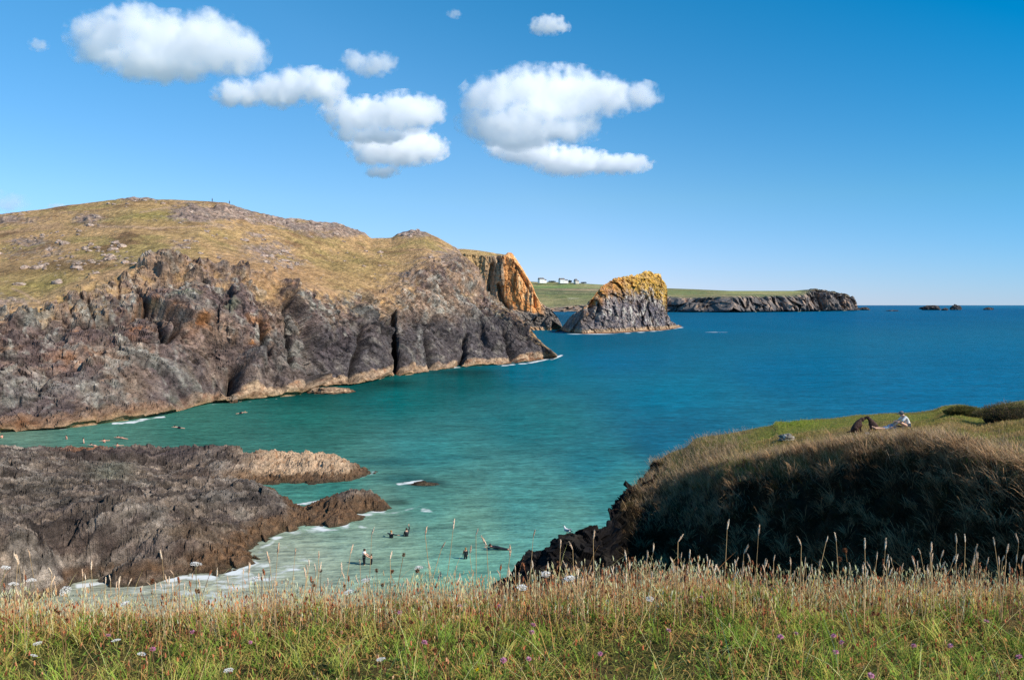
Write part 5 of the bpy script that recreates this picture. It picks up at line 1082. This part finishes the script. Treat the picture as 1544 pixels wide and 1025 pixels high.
# ------------------------------------------------------------------ dogs and gull
def build_animals():
    m, nt, N, L = mat_new('curly_brown_coat'); out = N.new('ShaderNodeOutputMaterial'); b = N.new('ShaderNodeBsdfPrincipled'); b.inputs['Roughness'].default_value = .75
    tc = N.new('ShaderNodeTexCoord'); nz = N.new('ShaderNodeTexNoise'); nz.inputs['Scale'].default_value = 26; nz.inputs['Detail'].default_value = 5; L.new(tc.outputs['Object'], nz.inputs['Vector'])
    cr = N.new('ShaderNodeValToRGB'); cr.color_ramp.elements[0].position = .35; cr.color_ramp.elements[0].color = (*alb(28, 15, 12), 1); cr.color_ramp.elements[1].position = .68; cr.color_ramp.elements[1].color = (*alb(84, 46, 33), 1)
    L.new(nz.outputs['Fac'], cr.inputs['Fac']); L.new(cr.outputs['Color'], b.inputs['Base Color']); bp = N.new('ShaderNodeBump'); bp.inputs['Distance'].default_value = .03; L.new(nz.outputs['Fac'], bp.inputs['Height']); L.new(bp.outputs['Normal'], b.inputs['Normal']); L.new(b.outputs[0], out.inputs['Surface'])
    nose = plain_mat('dog_nose', alb(26, 20, 20), .3, .5)
    # a sitting dog facing +x: rump low, back rising to the shoulders, neck up, head reaching forward
    def dog(loc, rz, label, head, neck, sc):
        r = empty('dog', tuple(loc), label, 'dog', 'brown dogs sitting on the spur', rz); r.scale = (sc,) * 3
        P = dict(rump=(-.22, 0, .16, .13), loin=(-.16, 0, .29, .125), ribs=(-.05, 0, .42, .135), chest=(.06, 0, .50, .115), neck=(*neck, .075), skull=(*head, .082), muz=(head[0] + .11, 0, head[2] - .035, .045), tip=(head[0] + .17, 0, head[2] - .045, .034),
                 tail=(-.38, .03, .07, .035), tail2=(-.50, .08, .05, .02))
        E = [('rump', 'loin'), ('loin', 'ribs'), ('ribs', 'chest'), ('chest', 'neck'), ('neck', 'skull'), ('skull', 'muz'), ('muz', 'tip'), ('rump', 'tail'), ('tail', 'tail2')]
        for s, y in (('L', .085), ('R', -.085)):
            P.update({'sh' + s: (.09, y, .40, .062), 'el' + s: (.05, y, .26, .047), 'wr' + s: (.09, y, .12, .036), 'pw' + s: (.10, y, .035, .035), 'fp' + s: (.15, y, .025, .03),
                      'st' + s: (-.10, y * 1.5, .20, .078), 'ho' + s: (-.20, y * 1.6, .06, .04), 'hp' + s: (-.02, y * 1.6, .03, .034)})
            E += [('chest', 'sh' + s), ('sh' + s, 'el' + s), ('el' + s, 'wr' + s), ('wr' + s, 'pw' + s), ('pw' + s, 'fp' + s), ('rump', 'st' + s), ('st' + s, 'ho' + s), ('ho' + s, 'hp' + s)]
        me = skin('body', P, E, 'ribs', 2); n = len(me.vertices); V = np.zeros(n * 3, np.float32); me.vertices.foreach_get('co', V); V = V.reshape(-1, 3); Nn = np.zeros(n * 3, np.float32); me.vertices.foreach_get('normal', Nn)
        V = V + Nn.reshape(-1, 3) * (.022 * fbm(V.astype(float) * 16, 2, 3))[:, None]; me.vertices.foreach_set('co', V.astype(np.float32).ravel())
        obj('body', me, m, r)
        for y in (.075, -.075):
            bm = ellipsoid((head[0] - .02, y * 1.15, head[2] - .06), (.05, .022, .095), 2); obj('ear', bm_mesh('ear', bm), m, r)
        obj('nose', bm_mesh('nose', ellipsoid((head[0] + .205, 0, head[2] - .035), (.018, .02, .016), 2)), nose, r)
    p = near(1296, 653); q = at_depth(1294, 653, p[1]); dog((q[0] - .02, q[1], p[2]), .25, 'brown curly dog leaning its head against the upright one', (.22, 0, .66), (.13, 0, .60), 1.12)
    q = at_depth(1315, 653, p[1]); dog((q[0] + .02, q[1] + .05, p[2]), math.pi - .2, 'upright brown curly dog sitting beside the lying person', (.20, 0, .74), (.12, 0, .65), 1.1)
    # gull
    wm = plain_mat('white_feathers', (.8, .8, .78), .7, .2, 20, .05); gm = plain_mat('grey_feathers', alb(170, 174, 178), .7, .2, 20, .1); ym = plain_mat('yellow_bill', alb(220, 170, 40), .4, .4, 20, .1); km = plain_mat('black_feathers', alb(30, 30, 32), .7, .2, 20, .1)
    p = near(855, 806, 1.2, 4.2)
    r = empty('gull', (p[0], p[1], p[2]), 'white gull perched on the top of the black rocks', 'gull', rz=2.4)
    P = dict(body=(0, 0, .26, .085), chest=(.12, 0, .30, .075), neck=(.17, 0, .39, .045), head=(.20, 0, .46, .045), back=(-.14, 0, .22, .055), tail=(-.27, 0, .19, .02))
    obj('body', skin('body', P, [('body', 'chest'), ('chest', 'neck'), ('neck', 'head'), ('body', 'back'), ('back', 'tail')], 'body', 2), wm, r)
    for y in (1, -1):
        w = obj('wing', bm_mesh('wing', ellipsoid((-.06, y * .075, .27), (.20, .025, .06), 3, (0, .22, 0))), gm, r)
        obj('wing_tip', bm_mesh('wing_tip', ellipsoid((-.27, y * .05, .225), (.10, .015, .02), 2, (0, .22, 0))), km, w)
        V, F = tube([(0, y * .04, .20), (.0, y * .04, .10), (.02, y * .04, .0), (.07, y * .04, .0)], [.011, .009, .009, .012]); obj('leg', new_mesh('leg', V, F, None, True), ym, r)
    V, F = tube([(.235, 0, .46), (.275, 0, .455), (.31, 0, .44)], [.016, .013, .003]); obj('bill', new_mesh('bill', V, F, None, True), ym, r)
    # pale rock and stone lying in the turf
    p = near(1187, 664, 1.5, 4); obj('stone', rock_mesh('stone', (.42, .3, .24), 31, 4, ((150, 142, 132), (214, 208, 196)), .9, -.4), M_ROCK, label='grey rock with a white top poking out of the dry grass', cat='rock', loc=(p[0], p[1], p[2] + .12))
    p = near(1303, 655); obj('pebble', rock_mesh('pebble', (.13, .1, .08), 33, 3, ((214, 206, 196), (232, 226, 216)), .6, -.5), M_ROCK, label='small white stone on the turf between the two dogs', cat='stone', loc=(p[0], p[1] - .35, p[2] + .08))

# ------------------------------------------------------------------ low gorse mounds at the edge of the turf
def build_bushes():
    leaf = vcol_mat('gorse_leaves', .8, .15, var=((3, .3),), bump=(), trans=.15)
    for (u, v, wx, h, lab, pal) in [(1452, 625, .95, .42, 'smaller green gorse mound at the edge of the turf above the sea', [alb(140, 144, 70), alb(170, 150, 92), alb(112, 116, 58)]),
                                    (1528, 631, 1.9, .75, 'larger dark gorse mound with dry tan heads at the turf edge', [alb(120, 116, 62), alb(184, 152, 116), alb(104, 92, 62), alb(92, 98, 48)])]:
        p = near(u, v, 3.0, 4.2); r = empty('gorse_bush', tuple(p), lab, 'bush')
        n = 9000; a = RNG.normal(0, 1, (n, 3)); a /= np.linalg.norm(a, axis=1, keepdims=True); a[:, 2] = np.abs(a[:, 2])
        a *= (RNG.uniform(.72, 1, (n, 1)) * (1 + .35 * fbm(a * 2.2 + wx, 3, 4))[:, None]); b = a * np.array([wx, wx * .7, h])
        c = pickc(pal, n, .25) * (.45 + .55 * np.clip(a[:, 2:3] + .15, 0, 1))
        V, F, C = blades(b, RNG.uniform(.06, .16, n), np.arctan2(a[:, 1], a[:, 0]) + RNG.normal(0, .6, n), RNG.uniform(.2, 1.2, n), RNG.uniform(0, .8, n), RNG.uniform(.012, .022, n), c * .6, c)
        obj('foliage', new_mesh('foliage', V, F, C), leaf, r)
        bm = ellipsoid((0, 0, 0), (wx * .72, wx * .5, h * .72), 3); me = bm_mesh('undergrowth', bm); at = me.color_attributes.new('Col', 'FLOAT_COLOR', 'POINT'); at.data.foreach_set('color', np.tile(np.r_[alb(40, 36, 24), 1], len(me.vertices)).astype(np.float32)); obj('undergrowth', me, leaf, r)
        V, F = tube([(0, 0, -.2), (.03, 0, h * .5)], [.05, .03]); obj('stem', new_mesh('stem', V, F, np.tile(alb(80, 62, 44), (len(V), 1))), leaf, r)

# ------------------------------------------------------------------ flowering stems along the bank, each a thing of its own
def seed_head_mesh(kind, seed):
    rg = np.random.default_rng(seed); parts = []
    if kind in ('pale', 'brown'):
        n = 46 if kind == 'pale' else 70; t = rg.random(n) ** .9; L = .046 if kind == 'pale' else .03; R = .0040 if kind == 'pale' else .0055
        rad = R * np.sin(np.pi * (.12 + .83 * t)) ** .8; a = rg.uniform(0, 6.28, n)
        b = np.stack([rad * np.cos(a) * .7, rad * np.sin(a) * .7, t * L], -1)
        c = np.array([alb(255, 230, 198), alb(250, 218, 182), alb(240, 202, 166)] if kind == 'pale' else [alb(178, 112, 78), alb(150, 94, 68), alb(204, 142, 104)])[rg.integers(0, 3, n)]
        tt = np.linspace(0, 1, 7); Vc, Fc = tube(np.stack([0 * tt, 0 * tt, tt * L * 1.08], -1), [R * .9 * max(.08, math.sin(math.pi * (.1 + .88 * q)) ** .8) * rg.uniform(.85, 1.15) for q in tt], 6)
        Fc = np.concatenate([Fc[:, [0, 1, 2]], Fc[:, [0, 2, 3]]]); parts.append((Vc, Fc, np.tile(c[0] * .95, (len(Vc), 1))))
        parts.append(blades(b, rg.uniform(.005, .009, n), a, rg.uniform(.15, .5, n), rg.uniform(-.4, .2, n), rg.uniform(.0022, .0034, n), c * .85, c))
    elif kind == 'clover':
        n = 130; d = rg.normal(0, 1, (n, 3)); d /= np.linalg.norm(d, axis=1, keepdims=True); d[:, 2] = np.abs(d[:, 2]) * 1.0 - .25
        c = np.array([alb(226, 142, 178), alb(206, 112, 158), alb(240, 186, 206)])[rg.integers(0, 3, n)]
        parts.append(blades(d * .004, rg.uniform(.009, .013, n), np.arctan2(d[:, 1], d[:, 0]), np.arccos(np.clip(d[:, 2], -1, 1)), np.zeros(n), rg.uniform(.0018, .0028, n), c * .9, c))
    elif kind == 'knap':
        n = 110; d = rg.normal(0, 1, (n, 3)); d /= np.linalg.norm(d, axis=1, keepdims=True)
        c = np.array([alb(126, 80, 54), alb(98, 60, 44), alb(164, 112, 76)])[rg.integers(0, 3, n)]
        parts.append(blades(d * .003 + np.array([0, 0, .008]), rg.uniform(.006, .011, n), np.arctan2(d[:, 1], d[:, 0]), np.arccos(d[:, 2]), np.zeros(n), rg.uniform(.0025, .004, n), c * .8, c))
    elif kind == 'umbel':
        n = 190; r = .030 * np.sqrt(rg.random(n)); a = rg.uniform(0, 6.28, n); b = np.stack([r * np.cos(a), r * np.sin(a), .018 - r * r * 7 + .002 * rg.random(n)], -1)
        c = np.array([(.93, .91, .87), (.9, .84, .78), (.88, .86, .82)])[rg.integers(0, 3, n)]
        parts.append(blades(b, rg.uniform(.004, .007, n), rg.uniform(0, 6.28, n), rg.uniform(.5, 1.4, n), np.zeros(n), rg.uniform(.004, .006, n), c, c))
        m = 22; r = .026 * np.sqrt(rg.random(m)); a = rg.uniform(0, 6.28, m); hh = .018 - r * r * 7; z = np.zeros((m, 3)); cc = np.tile(alb(150, 150, 100), (m, 1))
        parts.append(blades(z, np.hypot(r, hh), a, np.arctan2(r, hh), np.zeros(m), np.full(m, .0013), cc, cc))
    elif kind == 'yellow':
        n = 26; a = rg.uniform(0, 6.28, n); c = np.tile(alb(244, 206, 30), (n, 1)); parts.append(blades(np.zeros((n, 3)), rg.uniform(.009, .014, n), a, rg.uniform(.6, 1.4, n), np.zeros(n), np.full(n, .006), c * .9, c))
    V, F, C = merge(parts); return new_mesh('seed_head', V, F, C)
def build_stems():
    def ground_hit(u, v):
        kx, kz = ray(u, v); Y = 3.0
        for Y in np.arange(2.2, 6.5, .01):
            if EYE + kz * Y <= bank_z(kx * Y, Y): break
        return np.array([kx * Y, Y, float(bank_z(kx * Y, Y))])
    spec = {'pale': ('seed_stem', 'dry grass stem ending in a pale bristly seed spike, at the bank edge', 'grass stem', 'pale seed spikes standing along the edge of the bank', 'stem', 'seed_head', (206, 174, 128)),
            'brown': ('seed_stem', 'thin stem with a dark red-brown seed spike among the grasses', 'seed stem', 'red-brown seed spikes among the grasses', 'stem', 'seed_head', (150, 108, 80)),
            'knap': ('knapweed', 'withered stem with a round brown seed head on the grassy bank', 'wildflower', 'round brown seed heads on the bank', 'stem', 'seed_head', (150, 116, 78)),
            'clover': ('clover_flower', 'pink clover flower on a short stem in the green grass', 'wildflower', 'pink clover flowers in the grass', 'stem', 'flower_head', (120, 140, 66)),
            'umbel': ('wild_carrot', 'flat white flower umbel on a stiff stem in the grass', 'wildflower', 'white umbel flowers in the grass', 'stem', 'flower_head', (140, 136, 84)),
            'yellow': ('yellow_flower', 'single bright yellow flower low in the green grass', 'wildflower', None, 'stem', 'flower_head', (120, 140, 66))}
    heads = {k: [seed_head_mesh(k, 100 + i + 10 * j) for i in range(5)] for j, k in enumerate(spec)}
    stems = {}
    for k, s in spec.items():
        stems[k] = []
        for i in range(5):
            bx, by = RNG.uniform(-.05, .05, 2); t = np.linspace(0, 1, 6); w = .0017 if k != 'umbel' else .0019
            V, F = tube(np.stack([bx * t * t - bx * t, by * t * t - by * t, t], -1), [w * (1.3 - .5 * q) for q in t], 4); stems[k].append((V, F))
    def add(kind, top, base, hs=1.0):
        nm, lab, cat, grp, sn, hn, sc = spec[kind]; top = np.asarray(top); base = np.asarray(base); d = Vector(top - base); h = d.length
        r = empty(nm, tuple(base), lab, cat, grp); r['kind'] = 'thing'; q = d.to_track_quat('Z', 'Y'); r.rotation_mode = 'QUATERNION'; r.rotation_quaternion = q
        i = random.randrange(5); V, F = stems[kind][i]; V = V * np.array([h, h, h]); V[:, :2] = V[:, :2] + (stems[kind][i][0][:, :2] * (1 - h)) * .0
        V = stems[kind][i][0].copy(); ctr = V.reshape(6, 4, 3).mean(1, keepdims=True); V = ((V.reshape(6, 4, 3) - ctr) + ctr * h).reshape(-1, 3)
        c = np.clip(alb(*sc) * random.uniform(1.0, 1.4), 0, .85); obj(sn, new_mesh(sn, V, F, np.tile(c, (len(V), 1)), True), M_BLADE, r)
        o = obj(hn, heads[kind][random.randrange(5)], M_HEAD, r, loc=(0, 0, h * .995), rz=random.uniform(0, 6.28)); o.scale = (hs,) * 3
        o.rotation_euler = (random.gauss(0, .2), random.gauss(0, .2), random.uniform(0, 6.28))
    def by_top(kind, u, v, hs, y0=4.45, y1=5.45, lean=.16):
        Y = random.uniform(y0, y1); top = at_depth(u, v, Y)
        for _ in range(4):
            b = top.copy(); h = max(.05, top[2] - float(bank_z(top[0], top[1]))); b[0] += random.gauss(0, lean) * h; b[1] += random.gauss(0, lean) * h; b[2] = float(bank_z(b[0], b[1]))
            if .07 < top[2] - b[2] < .62: add(kind, top, b, hs); return
            Y = random.uniform(y0, y1); top = at_depth(u, v, Y)
    tall = [(680, 797), (642, 806), (718, 806), (735, 822), (800, 808), (558, 806), (1095, 797), (1145, 806), (1205, 822), (1262, 815), (1305, 828), (1440, 818), (1500, 822), (1536, 818), (45, 840), (30, 846), (240, 842), (420, 834), (445, 837), (478, 842), (845, 826), (893, 812), (1022, 816), (1040, 842), (1118, 834), (1336, 828), (1408, 832), (1468, 832), (1520, 834), (138, 858), (325, 870), (372, 866), (405, 848), (530, 834), (590, 842), (664, 826), (710, 834), (770, 838), (862, 828), (945, 846), (980, 842), (1070, 846)]
    for u, v in tall: by_top('pale', u + random.gauss(0, 2), v, random.uniform(.95, 1.35), 4.4, 5.0, .12)
    for k in range(190):
        u = random.uniform(-10, 1554) if k % 3 else random.uniform(800, 1554)
        v = np.interp(u, [0, 300, 500, 700, 900, 1200, 1544], [880, 882, 872, 866, 862, 858, 850]) - abs(random.gauss(0, 13)) + random.uniform(0, 22)
        by_top('pale', u, v, random.uniform(.75, 1.15))
    for k in range(62):
        u = random.uniform(0, 1544); v = np.interp(u, [0, 700, 1544], [888, 872, 862]) + random.uniform(-20, 24); by_top('brown', u, v, random.uniform(.8, 1.25))
    for u, v in [(608, 838), (590, 864), (628, 862), (577, 884), (568, 862), (1275, 832), (1265, 845), (955, 845), (843, 852), (484, 862), (229, 878), (300, 893)]: by_top('knap', u, v, random.uniform(1.1, 1.5))
    for k in range(34):
        u = random.uniform(0, 1544); v = random.uniform(872, 990); by_top('knap', u, v, random.uniform(.8, 1.2), *((4.3, 5.2) if v < 910 else (3.4, 4.1)))
    def low(kind, u, v, h, hs):
        top = None
        g = ground_hit(u, v); kx, kz = ray(u, v)
        for Y in np.arange(g[1], 2.4, -.02):
            p = np.array([kx * Y, Y, EYE + kz * Y]); 
            if p[2] - float(bank_z(p[0], p[1])) > h: top = p; break
        if top is None: return
        b = top.copy(); b[0] += random.gauss(0, .02); b[1] += random.gauss(0, .02); b[2] = float(bank_z(b[0], b[1])); add(kind, top, b, hs)
    for u, v in [(45, 918), (163, 958), (230, 978), (290, 953), (377, 968), (4, 915), (370, 907), (542, 887), (603, 923), (693, 913), (753, 913), (804, 942), (802, 953), (759, 995), (797, 993), (1008, 950), (1200, 955), (1257, 958), (1269, 968), (1260, 983), (1378, 973), (1433, 973), (1487, 936), (1313, 1018), (1537, 990), (1177, 960), (1057, 900), (640, 968), (905, 985)]:
        low('clover', u, v, random.uniform(.11, .15), random.uniform(.85, 1.2))
    for u, v in [(20, 883), (47, 877), (8, 858), (295, 853), (190, 912), (383, 875), (552, 877), (632, 858), (787, 888), (860, 875), (823, 868), (527, 895), (100, 892)]: by_top('umbel', u, v, random.uniform(.7, 1.0), 4.2, 4.9)
    for u, v in [(57, 972), (50, 990), (213, 988), (345, 1013), (175, 968), (980, 905), (575, 997)]: low('umbel', u, v, .12, random.uniform(.55, .75))
    low('yellow', 720, 1010, .11, 1.3)
build_light()
HP = build_headland(); build_point(); build_stack(); build_far(); build_shelf(); build_spur(); build_bank(); build_sea(); build_clouds()
build_rocks(); build_boulders(HP); build_houses(); build_people(HP); build_animals(); build_bushes(); build_stems()
